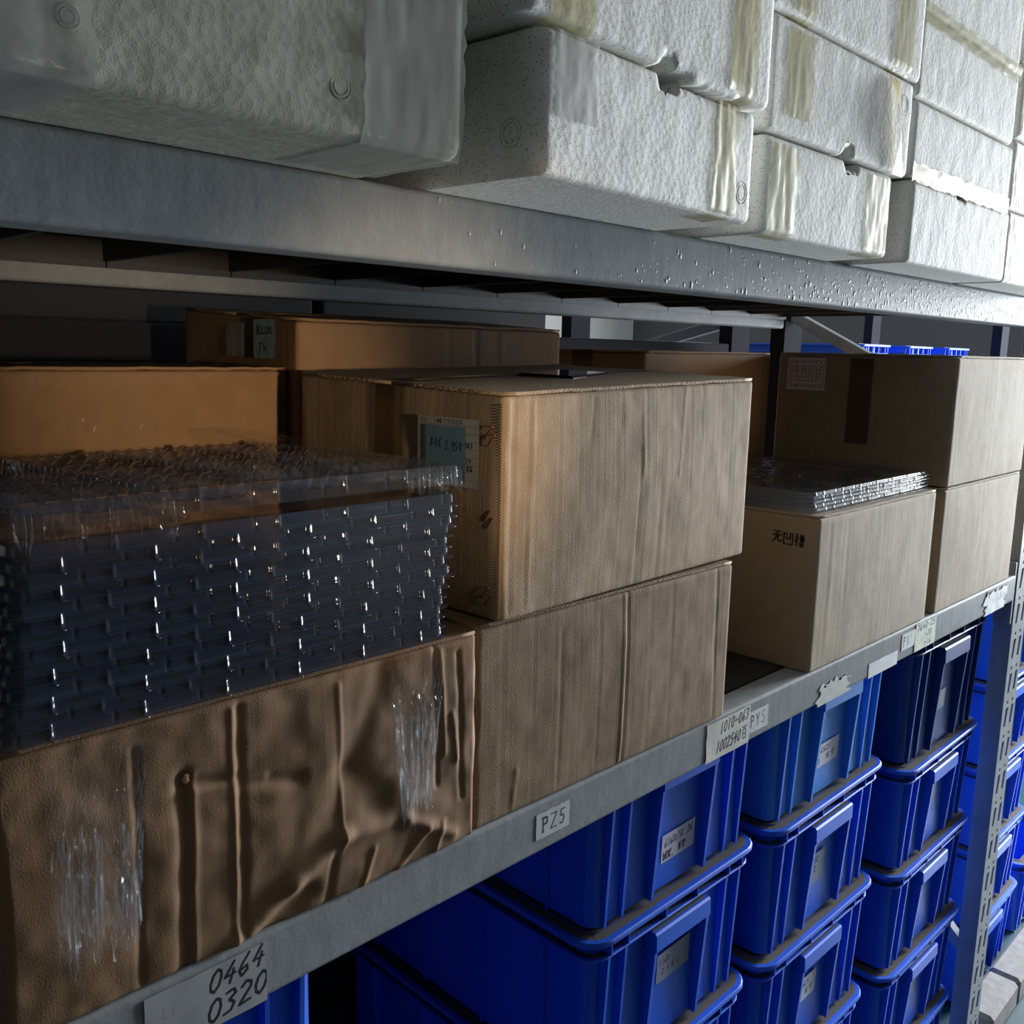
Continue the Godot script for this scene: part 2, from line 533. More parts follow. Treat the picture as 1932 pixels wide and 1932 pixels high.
# A carton from x0..x1, y0..y1 (at its front left corner), z0 (back)..z1 (front). Creases are [x0, y0, x1, y1, depth, width] on the front.
func carton(called: String, label: String, group: String, x0: float, x1: float, y0: float, y1: float, z0: float, z1: float, m: Material, o: Dictionary = {}) -> Node3D:
	var w := x1 - x0
	var d := z1 - z0
	var h := y1 - y0
	var t := thing(called, label, "box", P((x0 + x1) / 2, y0, (z0 + z1) / 2), group)
	var turn: float = o.get("turn", 0.0)
	t.rotation.y = turn
	t.position = P((x0 + x1) / 2 - sin(turn) * d / 2, y0, z1 - cos(turn) * d / 2)
	var kx: float = o.get("kx", 0.0)
	var kz: float = o.get("kz", 0.0)
	var creases: Array = o.get("creases", [])
	var bulge: float = o.get("bulge", 0.003)
	var rumple: float = o.get("rumple", 0.0006)
	var f := noise(9.0, int(absf(x0) * 1000) + int(absf(y0) * 77), FastNoiseLite.TYPE_SIMPLEX_SMOOTH, 3)
	var nf: int = o.get("nf", 40)
	var nr: int = o.get("nr", 16)
	var cols := ring(w, d, 0.005, nf, maxi(8, nf / 6), 3)
	var rows := even_rows(h, nr, 0.0035)
	var push := func(c, y):
		if c[4] == 0:
			var x: float = c[0] + w / 2
			var e: float = bulge * sin(PI * x / w) * sin(PI * clampf(y / h, 0, 1)) + rumple * f.get_noise_2d(x, y)
			for k in creases:
				var q := seg_dist(Vector2(x, y), Vector2(k[0], k[1]), Vector2(k[2], k[3]))
				if q < k[5] * 3.0:
					e += 0.8 * k[4] * exp(-q * q / (k[5] * k[5]))
			return e
		if c[4] >= 0:
			return bulge * 0.6 * sin(PI * clampf(y / h, 0, 1)) + rumple * f.get_noise_2d(c[1] + 5.0, y)
		return 0.0
	var lift := func(c, j):
		return (kx * (c[0] + w / 2) + kz * (d / 2 - c[1])) if j >= rows.size() - 3 else (kx * (c[0] + w / 2) + kz * (d / 2 - c[1])) * rows[j][0] / h
	var a := Acc.new()
	shell(a, cols, rows, push, lift)
	part("body", a, m, t)
	# two top flaps that meet over the middle
	var at := func(x, z, up): return Vector3(x, h + up + kx * (x + w / 2) + kz * (d / 2 - z), z)
	if o.get("flaps", true):
		var sag: float = o.get("sag", 0.0015)
		for s in [1.0, -1.0]:
			var b := Acc.new()
			var e := w / 2 - 0.001
			var th := 0.0035
			var ridge := noise(60.0, 5 + int(s), FastNoiseLite.TYPE_SIMPLEX, 2)
			var top := func(i, j, q):
				var x := lerpf(-e, e, i / 24.0)
				var z: float = lerpf(d / 2 - 0.002, 0.0012, j / 4.0) * s
				var dip := sin(PI * i / 24.0) * sin(PI * 0.5 * j / 4.0) * sag + 0.0007 * ridge.get_noise_2d(x, s * 3.0 + j * 0.01)
				return at.call(x, z, 0.0006 + q * th + dip)
			if s > 0:
				b.grid(24, 4, func(i, j): return top.call(i, j, 1.0), func(i, j): return Vector2(i * w / 24.0, j * d / 8.0))
				b.grid(24, 4, func(i, j): return top.call(24 - i, j, 0.0), func(i, j): return Vector2(i * w / 24.0, j * d / 8.0))
			else:
				b.grid(24, 4, func(i, j): return top.call(24 - i, j, 1.0), func(i, j): return Vector2(i * w / 24.0, j * d / 8.0))
				b.grid(24, 4, func(i, j): return top.call(i, j, 0.0), func(i, j): return Vector2(i * w / 24.0, j * d / 8.0))
			var rim := func(k):      # round the flap
				if k <= 24: return [k, 0]
				if k <= 28: return [24, k - 24]
				if k <= 52: return [52 - k, 4]
				return [0, 56 - k]
			b.grid(56, 1, func(i, j):
				var q = rim.call(i if s > 0 else 56 - i)
				return top.call(q[0], q[1], float(j)), func(i, j): return Vector2(i * 0.01, j * 0.003), true)
			part("flap", b, m, t)
	if o.get("tape", true):
		var b := Acc.new()
		var wz := 0.024
		var drop: float = o.get("drop", 0.07)
		var fz := noise(25.0, 31 + int(x0 * 100.0), FastNoiseLite.TYPE_SIMPLEX, 3)
		var nt := 30
		var line := func(k):     # along the top, then over the edge and down the left side
			var run: float = (w + drop) * k / nt
			var xx: float = w / 2 - run
			if xx > -w / 2:
				return [xx, 0.0052 + h + kx * (xx + w / 2) + kz * d / 2, true]
			return [-w / 2 - 0.0012 - bulge * 0.6 * sin(PI * clampf((h - (run - w)) / h, 0, 1)), h + 0.005 - (run - w), false]
		b.grid(nt, 8, func(i, j):
			var q = line.call(i)
			var z := lerpf(wz, -wz, j / 8.0)
			var rip := 0.0008 * absf(fz.get_noise_2d(z * 3.0, i * 0.004)) + 0.0004
			return Vector3(q[0], q[1] + rip, z) if q[2] else Vector3(q[0] - rip * 1.6, q[1], z), func(i, j): return Vector2(i * 0.02, j * 0.006))
		part("packing_tape", b, o.get("tape_mat", M.brown_tape), t)
	return t


func foam_box(label: String, group: String, x0: float, x1: float, y0: float, y1: float, zf: float, depth: float, m: Material, o: Dictionary = {}) -> Node3D:
	var w := x1 - x0
	var h := y1 - y0
	var t := thing("foam_box", label, "foam box", P((x0 + x1) / 2, y0, zf - depth / 2), group)
	var turn: float = o.get("turn", 0.0)
	t.rotation.y = turn
	t.position = P((x0 + x1) / 2 - sin(turn) * depth / 2, y0, zf - cos(turn) * depth / 2)
	var r: float = o.get("r", 0.012)
	var er: float = o.get("er", 0.007)
	var lip: float = o.get("lip", 0.0)
	var cols := ring(w, depth, r, 90, 20, 5)
	var rows := [[0.0, er], [er * 0.12, er * 0.5], [er * 0.4, er * 0.2], [er, 0.0]]
	for k in range(1, 12):
		rows.append([er + (h - 2 * er) * k / 12.0, 0.0])
	rows.append_array([[h - er, 0.0], [h - er * 0.4, er * 0.2], [h - er * 0.12, er * 0.5], [h, er]])
	var f := noise(18.0, int(x0 * 313.0) + int(y0 * 991.0), FastNoiseLite.TYPE_SIMPLEX, 4)
	var taper: float = o.get("taper", 0.0)
	var push := func(c, y):
		return 0.00045 * f.get_noise_2d(c[0] + c[1] * 0.7, y) - taper * (1.0 - y / h) + (lip if y > h * 0.72 else 0.0)
	var notches: Array = o.get("notches", [])    # [x, half width, height change, on top]
	var lift := func(c, j):
		if c[4] != 0:
			return 0.0
		var e := 0.0
		var x: float = c[0] + w / 2
		for k in notches:
			if (j >= rows.size() - 4) == k[3] and (j < 4 or k[3]):
				var q = absf(x - k[0]) / k[1]
				if q < 1.0:
					e += k[2] * (minf(1.0, (1.0 - q) * 4.0) + 0.25 * f.get_noise_2d(x * 9.0, k[0]))
		return e
	var a := Acc.new()
	shell(a, cols, rows, push, lift)
	part("body", a, m, t)
	# tapes: [x, half width, y from, y to, material, wrap under]
	for q in o.get("tapes", []):
		var b := Acc.new()
		var ft := noise(30.0, int(q[0] * 977.0) + int(y0 * 100.0), FastNoiseLite.TYPE_SIMPLEX, 3)
		var lo: float = q[2]
		var hi: float = q[3]
		var under: float = q[5]
		var nv := 26
		b.grid(14, nv, func(i, j):
			var run: float = (hi - lo + under) * j / nv
			var u = (i / 14.0 - 0.5) * 2.0
			var x: float = q[0] - w / 2 + u * q[1] + 0.003 * ft.get_noise_2d(run * 2.0, 4.0 + signf(u)) * absf(u)
			var rip := 0.0017 + 0.0009 * ft.get_noise_2d(x * 2.2, run * 0.35)
			if run < under:
				return Vector3(x, -rip * 0.5, depth / 2 - taper - under + run - er * 0.3)
			var y := lo + run - under
			var bend := 0.0 if y > er else er * 0.45 * (1.0 - y / er)
			return Vector3(x, y, depth / 2 + rip - taper * (1.0 - y / h) - bend + (lip if y > h * 0.72 else 0.0)), func(i, j): return Vector2(i / 14.0, j / float(nv)))
		part("tape", b, q[4], t)
	for q in o.get("bands", []):     # horizontal tape over a seam: [y, half height, x from, x to, material]
		var b := Acc.new()
		var ft := noise(30.0, int(q[0] * 977.0), FastNoiseLite.TYPE_SIMPLEX, 3)
		b.grid(40, 6, func(i, j):
			var x := lerpf(q[2], q[3], i / 40.0) - w / 2
			var y: float = q[0] + (j / 6.0 - 0.5) * 2.0 * q[1] + 0.003 * ft.get_noise_2d(x, j * 0.02)
			return Vector3(x, y, depth / 2 + 0.0016 + 0.002 * maxf(0.0, ft.get_noise_2d(x * 2.0, y * 2.0)) + (0.001 if y > h else 0.0)), func(i, j): return Vector2(i / 40.0, j / 6.0))
		part("tape", b, q[4], t)
	for q in o.get("rings", []):     # ejector marks: [x, y, radius, on the left side]
		var b := Acc.new()
		for rr in [q[2], q[2] * 0.68]:
			var pts := []
			for k in 33:
				var an := TAU * k / 32.0
				pts.append(Vector3(-w / 2 - 0.0001, q[1] + sin(an) * rr, depth / 2 - q[0] + cos(an) * rr) if q[3] else Vector3(q[0] - w / 2 + cos(an) * rr, q[1] + sin(an) * rr, depth / 2 + 0.0001 - taper * (1.0 - q[1] / h)))
			b.tube(pts, 0.00025, 5)
		part("mould_mark", b, M.foam_groove, t)
	return t


func blob(parent: Node, called: String, at: Vector3, rx: float, ry: float, m: Material, sd: int) -> void:
	var a := Acc.new()
	var f := noise(1.3, sd, FastNoiseLite.TYPE_SIMPLEX, 3)
	a.grid(28, 3, func(i, j):
		var an = TAU * i / 28.0
		var k = (1.0 - j / 3.0) * (1.0 + 0.3 * f.get_noise_2d(cos(an) * 0.6, sin(an) * 0.6))
		return at + Vector3(cos(an) * rx * k, sin(an) * ry * k, 0.0004 * j / 3.0), func(i, j): return Vector2(i, j), true)
	part(called, a, m, parent)


# ---------------------------------------------------------------- totes

var tote_parts := []


func tote_meshes() -> void:
	var w := 0.385
	var d := 0.57
	var h := 0.25
	var body := Acc.new()
	var cols := ring(w, d, 0.022, 12, 12, 5)
	shell(body, cols, [[0.0, 0.016], [0.004, 0.011], [0.02, 0.0095], [h - 0.02, 0.002], [h, 0.002]], no_push, func(_c, _j): return 0.0, false)
	var inner := ring(w - 0.008, d - 0.008, 0.018, 12, 12, 5)
	body.grid(inner.size() - 1, 1, func(i, j):
		var c: Array = inner[inner.size() - 1 - i]
		return Vector3(c[0], 0.006 if j == 0 else h, c[1]), func(i, j): return Vector2(i * 0.01, j * 0.2), true)
	body.quad(Vector3(-w / 2 + 0.02, 0.006, d / 2 - 0.02), Vector3(w / 2 - 0.02, 0.006, d / 2 - 0.02), Vector3(w / 2 - 0.02, 0.006, -d / 2 + 0.02), Vector3(-w / 2 + 0.02, 0.006, -d / 2 + 0.02))
	tote_parts.append(["body", body.mesh(), 1])
	# the flange round the top; its upper side has collected dust
	var flange := func(y0, y1, out, bev):
		var a := Acc.new()
		var q := [[y0, 0.001], [y0, -out + bev], [y0 + bev, -out], [y1 - bev, -out], [y1, -out + bev]]
		shell(a, cols, q, no_push, func(_c, _j): return 0.0, false)
		var b := Acc.new()
		shell(a, cols, [[y1, -out + bev], [y1, -out * 0.5]], no_push, func(_c, _j): return 0.0, false)
		shell(b, cols, [[y1, -out * 0.5], [y1 + 0.0004, 0.012]], no_push, func(_c, _j): return 0.0, false)
		return b.mesh(a.mesh())
	tote_parts.append(["rim", flange.call(h - 0.010, h - 0.001, 0.022, 0.0025), 2])
	tote_parts.append(["flange", flange.call(h - 0.035, h - 0.031, 0.014, 0.0015), 2])
	for x in [-0.166, -0.128, -0.04, 0.04, 0.128, 0.166]:
		var g := Acc.new()
		g.box(Vector3(x, h - 0.0205, d / 2 + 0.007), Vector3(0.004, 0.021, 0.016), 0.001)
		tote_parts.append(["gusset", g.mesh(), 1])
	# inverted U of the handle: a grip with a rib running down from either end
	var grip := Acc.new()
	var side := func(sx): return Basis(Vector3(0, 0, 1), Vector3(0, 1, 0), Vector3(-1, 0, 0))
	grip.prism(PackedVector2Array([Vector2(-0.002, h - 0.042), Vector2(-0.002, h - 0.074), Vector2(0.018, h - 0.074), Vector2(0.021, h - 0.071), Vector2(0.020, h - 0.045), Vector2(0.017, h - 0.042)]), -0.069, 0.069, Transform3D(side.call(1), Vector3(0, 0, d / 2)))
	var ledge := Acc.new()
	ledge.quad(Vector3(-0.066, h - 0.0417, d / 2 + 0.013), Vector3(0.066, h - 0.0417, d / 2 + 0.013), Vector3(0.066, h - 0.0417, d / 2), Vector3(-0.066, h - 0.0417, d / 2))
	tote_parts.append(["handle", ledge.mesh(grip.mesh()), 2])
	for s in [-1.0, 1.0]:
		var r := Acc.new()
		r.prism(PackedVector2Array([Vector2(-0.010, 0.004), Vector2(0.006, 0.004), Vector2(0.0185, h - 0.073), Vector2(-0.004, h - 0.073)]), -0.003, 0.003, Transform3D(Basis(Vector3(0, 0, 1), Vector3(0, 1, 0), Vector3(-1, 0, 0)), Vector3(0.066 * s, 0, d / 2)))
		tote_parts.append(["handle_rib", r.mesh(), 1])
		for x in [0.128, 0.166]:
			var q := Acc.new()
			q.prism(PackedVector2Array([Vector2(-0.010, 0.004), Vector2(0.001, 0.004), Vector2(0.011, h - 0.037), Vector2(-0.003, h - 0.037)]), -0.0025, 0.0025, Transform3D(Basis(Vector3(0, 0, 1), Vector3(0, 1, 0), Vector3(-1, 0, 0)), Vector3(x * s, 0, d / 2)))
			tote_parts.append(["rib", q.mesh(), 1])
	for z in [-0.2, -0.07, 0.07, 0.2]:
		for s in [-1.0, 1.0]:
			var q := Acc.new()
			q.prism(PackedVector2Array([Vector2(-0.010, 0.004), Vector2(0.001, 0.004), Vector2(0.011, h - 0.037), Vector2(-0.003, h - 0.037)]), -0.0025, 0.0025, Transform3D(Basis(Vector3(s, 0, 0), Vector3(0, 1, 0), Vector3(0, 0, s)), Vector3(w / 2 * s, 0, z)))
			tote_parts.append(["side_rib", q.mesh(), 1])


func tote(label: String, group: String, x: float, ybase: float, zfront: float, ky: float, m: Material, kx := 1.0, turn := 0.0) -> Node3D:
	# zfront is where the rim ends towards the aisle
	var t := thing("tote_box", label, "crate", P(x, ybase, zfront - 0.022 - 0.285), group)
	t.rotation.y = turn
	for q in tote_parts:
		var o := part(q[0], q[1], [m] if q[2] == 1 else [m, M.dust], t)
		o.scale = Vector3(kx, ky, 1.0)
	return t


func tote_label(t: Node3D, x: float, y: float, w: float, h: float, im: Image, sd: int, tilt := 0.0) -> void:
	var o := part("paper_label", sheet(w, h, 0.0005, 0.0, 0.0, sd), paper_mat(im), t, Vector3(x, y, 0.2786 + y * 0.036))
	o.rotation = Vector3(0.036, 0, tilt)
	o.set_meta("label", "white paper slip with handwriting")


# ---------------------------------------------------------------- trays

func tray(label: String, group: String, at: Vector3, w: float, d: float, h: float, phase: int, nx: int, nz: int, detail: int, round_pockets := false) -> Node3D:
	var t := thing("plastic_tray", label, "tray", at, group)
	var a := Acc.new()
	var cols := ring(w, d, 0.012, 300, 90, 5)
	var push := func(c, _y):
		if c[4] < 0:
			return 0.0
		var along: float = c[0] if c[4] % 2 == 0 else c[1]
		var q := fposmod(along + 0.031 * phase, 0.066)
		var e := 0.0
		e += (0.0020 if phase == 0 else 0.0010) * exp(-pow((q - 0.033) / 0.0016, 2.0))
		e -= 0.0007 * exp(-pow((q - 0.012) / 0.0011, 2.0))
		return e
	shell(a, cols, [[0.0, -0.0045], [0.0006, -0.0046], [0.0012, 0.0], [h * 0.5, 0.0006], [h - 0.002, 0.0012], [h - 0.0006, 0.0018], [h, 0.003]], push, func(_c, _j): return 0.0, false)
	part("skirt", a, M.tray_pale if round_pockets else (M.tray if detail > 20 else M.tray_wall), t)
	var b := Acc.new()
	var f := noise(30.0, phase + 4)
	var cw := (w - 0.03) / nx
	var cd := (d - 0.03) / nz
	b.grid(nx * detail, nz * detail, func(i, j):
		var x := lerpf(-w / 2 + 0.004, w / 2 - 0.004, float(i) / (nx * detail))
		var z := lerpf(d / 2 - 0.004, -d / 2 + 0.004, float(j) / (nz * detail))
		var u := fposmod(x + w / 2 - 0.015, cw) / cw
		var q := fposmod(z + d / 2 - 0.015, cd) / cd
		var y := h
		if absf(x) < w / 2 - 0.015 and absf(z) < d / 2 - 0.015:
			if detail < 5:
				y -= 0.004
			elif round_pockets:
				var rr := Vector2((u - 0.5) * cw, (q - 0.5) * cd).length() / minf(cw, cd)
				y -= 0.7 * h * clampf((0.46 - rr) * 16.0, 0.0, 1.0)
				y += 0.002 * exp(-pow((rr - 0.47) / 0.03, 2.0)) + 0.0012 * signf(sin(atan2(q - 0.5, u - 0.5) * 14.0)) * exp(-pow((rr - 0.44) / 0.05, 2.0))
			else:
				var edge := minf(minf(u, 1.0 - u) * cw, minf(q, 1.0 - q) * cd)
				y -= 0.75 * h * clampf((edge - 0.006) / 0.003, 0.0, 1.0)
				if edge > 0.009:
					y += 0.003 * clampf(sin(q * TAU * 4.0 + u * 2.0) * 3.0, -0.2, 1.0)
				elif minf(u, 1.0 - u) * cw < 0.006:
					y += 0.0045 * clampf(sin(q * TAU * 5.0) * 4.0, -0.3, 1.0)
				else:
					y += 0.003 * clampf(sin(u * TAU * 6.0) * 4.0, -0.5, 1.0)
		return Vector3(x, y + 0.0004 * f.get_noise_2d(x, z), z), func(i, j): return Vector2(i * 0.01, j * 0.01))
	part("pocket_deck", b, M.tray, t)
	return t


# A strip of clear film: path(t) gives the centre line point and the sideways direction
func film(parent: Node, called: String, nu: int, nv: int, f: Callable) -> void:
	var a := Acc.new()
	a.grid(nu, nv, func(i, j): return f.call(float(i) / nu, float(j) / nv), func(i, j): return Vector2(i * 0.01, j * 0.01))
	part(called, a, M.film, parent)


func ordinal(k: int) -> String:
	return ["first", "second", "third", "fourth", "fifth", "sixth", "seventh", "eighth", "ninth", "tenth", "eleventh", "twelfth", "thirteenth", "fourteenth", "fifteenth"][k]


func _ready() -> void:
	rng.seed = 5
	# ------------------------------------------------ camera, light, exposure
	var cam := Camera3D.new()
	cam.name = "camera"
	cam.fov = 57.06
	cam.near = 0.02
	cam.transform = Transform3D(Basis(Vector3(0.7006, 0.0207, 0.7132), Vector3(0.1057, 0.9854, -0.1332), Vector3(-0.7057, 0.1688, 0.6882)).orthonormalized(), P(0, 0, 0.65))
	add_child(cam)
	cam.current = true
	var we := WorldEnvironment.new()
	we.name = "environment"
	var env := Environment.new()
	env.background_mode = Environment.BG_COLOR
	env.background_color = Color(0.0, 0.0, 0.0)
	env.tonemap_mode = Environment.TONE_MAPPER_LINEAR
	env.tonemap_exposure = 1.0
	env.sdfgi_enabled = true
	env.ssao_enabled = true
	env.ssil_enabled = true
	we.environment = env
	add_child(we)
	# daylight from the tall window at the right end of the aisle
	area_light("window_light", P(5.92, 0.1, 0.66), Vector3(-1, 0, 0), Vector2(1.1, 2.2), Color(0.945, 0.975, 1.0), 61.0)
	# added warm spot behind the viewer, brightening the back left cartons
	var lamp := SpotLight3D.new()
	lamp.name = "added_spot_light"
	lamp.position = P(0.50, -0.04, 1.25)
	lamp.look_at_from_position(lamp.position, P(0.56, -0.07, -0.37))
	lamp.light_color = Color(1.0, 0.90, 0.76)
	lamp.light_energy = 1.25
	lamp.spot_angle = 11.0
	lamp.spot_angle_attenuation = 1.0
	lamp.light_size = 0.04
	lamp.spot_range = 12.0
	lamp.spot_attenuation = 2.0
	lamp.shadow_enabled = true
	add_child(lamp)
	var added_spot2: SpotLight3D = lamp.duplicate()  # second added spot, narrow, brightens only the back centre carton
	added_spot2.name = "added_spot_light_001"
	added_spot2.look_at_from_position(P(1.5, 0.03, 1.25), P(1.62, -0.07, -0.38))
	added_spot2.spot_angle = 8.0
	added_spot2.light_energy = 0.3
	add_child(added_spot2)
	# ceiling panel over the aisle, and one added behind the rack for the backdrop
	area_light("ceiling_light", P(0.6, 2.0, 0.55), Vector3(0, -1, 0), Vector2(2.4, 0.3), Color(0.92, 0.97, 1.0), 0.12)
	area_light("added_rear_light", P(3.3, 1.2, -2.2), Vector3(0, -1, 0), Vector2(2.4, 0.3), Color(0.95, 0.98, 1.0), 0.8)
	make_materials()
	tote_meshes()
	room()
	rack()
	foam_stacks()
	cartons()
	trays()
	totes()
	background()


func area_light(called: String, at: Vector3, dir: Vector3, size: Vector2, c: Color, e: float) -> void:
	var l := AreaLight3D.new()
	l.name = called
	l.area_size = size
	l.light_color = c
	l.light_energy = e
	l.area_range = 14.0
	l.area_attenuation = 2.0
	l.shadow_enabled = true
	l.look_at_from_position(at, at + dir, Vector3(0, 0, 1) if absf(dir.y) > 0.9 else Vector3.UP)
	add_child(l)


func glow(c: Color, e: float) -> StandardMaterial3D:
	var m := mat(Color(0.8, 0.8, 0.8), 0.5)
	m.emission_enabled = true
	m.emission = c
	m.emission_energy_multiplier = e
	return m


func room() -> void:
	var slab := func(called, x0, x1, y0, y1, z0, z1, m):
		var a := Acc.new()
		a.box(Vector3((x0 + x1) / 2, (y0 + y1) / 2, (z0 + z1) / 2), Vector3(x1 - x0, y1 - y0, z1 - z0))
		return struct(called, a, m)
	slab.call("floor", -3.2, 6.3, -0.1, 0.0, -4.2, 1.6, M.floor)
	slab.call("ceiling", -3.2, 6.3, 4.0, 4.1, -4.2, 1.6, M.ceiling)
	slab.call("wall_left", -3.2, -3.0, 0.0, 4.0, -4.2, 1.6, M.wall)
	slab.call("wall_right", 6.1, 6.3, 0.0, 4.0, -4.2, 1.6, M.wall)
	slab.call("wall_back", -3.0, 6.1, 0.0, 4.0, -4.2, -4.0, M.wall_pale)
	slab.call("wall_front", -3.0, 6.1, 0.0, 4.0, 1.35, 1.6, M.wall)
	var a := Acc.new()
	a.box(P(6.085, 0.1, 0.66), Vector3(0.02, 2.2, 1.1))
	var win := struct("window_1", a, glow(Color(0.90, 0.97, 1.0), 1.2))
	var fr := Acc.new()
	for q in [[-0.575, 0, 0.05, 2.3], [0.575, 0, 0.05, 2.3], [0, 1.125, 1.2, 0.05], [0, -1.125, 1.2, 0.05]]:
		var b := Acc.new()
		b.box(P(6.07, 0.1 + q[1], 0.66 + q[0]), Vector3(0.06, q[3], q[2]), 0.004)
		part("window_frame", b, M.paper, win)
	# two made-up lamp bodies on the unseen aisle wall, behind the added spots
	for q in [[0.5, -0.04, "opposite the tray stack"], [1.5, 0.03, "opposite the orange lit carton"]]:
		var t := thing("added_lamp", "small grey added lamp on the unseen aisle wall %s" % q[2], "lamp", P(q[0], q[1], 1.30))
		var h := Acc.new()
		h.box(Vector3(0, 0, 0.02), Vector3(0.12, 0.12, 0.05), 0.01)
		part("housing", h, M.steel_dark, t)
		var p := Acc.new()
		p.box(Vector3(0, 0, -0.009), Vector3(0.08, 0.08, 0.006), 0.002)
		part("lens", p, glow(Color(1.0, 0.90, 0.76), 0.5), t)
	# ceiling lamp of the aisle, and the added one that lights the backdrop
	for q in [[0.6, 2.0, 0.55], [3.3, 1.2, -2.2]]:
		var t := thing("ceiling_lamp", "white ceiling lamp hanging over the %s" % ["front aisle" if q[2] > 0 else "aisle behind the rack, added to light the backdrop"], "lamp", P(q[0], q[1], q[2]))
		var h := Acc.new()
		h.box(Vector3(0, 0.045, 0), Vector3(2.45, 0.05, 0.34), 0.006)
		part("housing", h, M.paper, t)
		var p := Acc.new()
		p.box(Vector3(0, 0.014, 0), Vector3(2.4, 0.012, 0.3), 0.002)
		part("diffuser", p, glow(Color(0.95, 0.98, 1.0), 0.6), t)
		var rod := Acc.new()
		rod.box(Vector3(0, (2.23 - q[1]) / 2 + 0.07, 0), Vector3(0.02, 2.23 - q[1] - 0.14 + 0.14, 0.02), 0.002)
		part("rod", rod, M.steel, t)


# ---------------------------------------------------------------- the rack

func beam_mesh(x0: float, x1: float, ytop: float, zf: float, depth: float) -> Acc:
	var a := Acc.new()
	var r := 0.006
	var prof := PackedVector2Array()       # (z, y) going round
	for q in [[zf, ytop, 180.0], [zf, ytop - BH, 270.0], [zf - depth, ytop - BH, 0.0], [zf - depth, ytop, 90.0]]:
		var sz := -1.0 if q[0] > zf - depth / 2 else 1.0
		var sy := -1.0 if q[1] > ytop - BH / 2 else 1.0
		var c := Vector2(q[0] + sz * r, q[1] + sy * r)
		var corner := [Vector2(0, 1), Vector2(1, 0)] if sz < 0 and sy < 0 else ([Vector2(1, 0), Vector2(0, -1)] if sz < 0 else ([Vector2(0, -1), Vector2(-1, 0)] if sy > 0 else [Vector2(-1, 0), Vector2(0, 1)]))
		for k in 4:
			var an := PI / 2 * k / 3.0
			prof.append(c + (corner[0] * cos(an) + corner[1] * sin(an)) * r)
	prof.append(prof[0])
	var run := [0.0]
	for k in range(1, prof.size()):
		run.append(run[k - 1] + prof[k].distance_to(prof[k - 1]))
	var n := 60
	a.grid(prof.size() - 1, n, func(i, j): return P(lerpf(x0, x1, j / float(n)), prof[i].y, prof[i].x), func(i, j): return Vector2(lerpf(x0, x1, j / float(n)), run[i]), true)
	return a


func post_mesh(x0: float, x1: float, zf: float, depth: float, ybot: float, ytop: float, slots_from: float, slots_to: float) -> ArrayMesh:
	# a folded channel: slotted face towards the aisle, plain cheeks behind it
	var w := x1 - x0
	var th := 0.003
	var a := Acc.new()
	for x in [x0 + th / 2, x1 - th / 2]:
		a.box(P(x, (ybot + ytop) / 2, zf - depth / 2 - th / 2), Vector3(th, ytop - ybot, depth - th), 0.0)
	# the face, cell by cell, with real openings
	var pitch := 0.0865
	var face := func(u0, u1, v0, v1):
		if v1 - v0 < 1e-5 or u1 - u0 < 1e-5:
			return
		a.box(P(x0 + (u0 + u1) / 2 * w, (v0 + v1) / 2, zf - th / 2), Vector3((u1 - u0) * w, v1 - v0, th))
	face.call(0.0, 1.0, ybot, slots_from)
	face.call(0.0, 1.0, slots_to, ytop)
	var y := slots_from
	while y < slots_to - 1e-4:
		var t := minf(y + pitch, slots_to)
		if t - y < pitch * 0.99:
			face.call(0.0, 1.0, y, t)
			break
		# two slanted slots side by side and a round hole between each pair
		var s0 := y + 0.012
		var s1 := y + 0.060
		var h0 := y + 0.070
		var h1 := y + 0.078
		face.call(0.0, 1.0, y, s0)
		face.call(0.0, 1.0, s1, h0)
		face.call(0.0, 1.0, h1, t)
		face.call(0.0, 0.28, h0, h1)
		face.call(0.38, 0.66, h0, h1)
		face.call(0.76, 1.0, h0, h1)
		# webs beside slanted slots as prisms
		var web := func(b0, b1, t1, t0):
			a.prism(PackedVector2Array([Vector2(x0 + b0 * w, s0 + HC), Vector2(x0 + b1 * w, s0 + HC), Vector2(x0 + t1 * w, s1 + HC), Vector2(x0 + t0 * w, s1 + HC)]), zf - th, zf)
		web.call(0.0, 0.20, 0.26, 0.0)
		web.call(0.34, 0.62, 0.68, 0.44)
		web.call(0.78, 1.0, 1.0, 0.86)
		y = t
	return a.mesh()


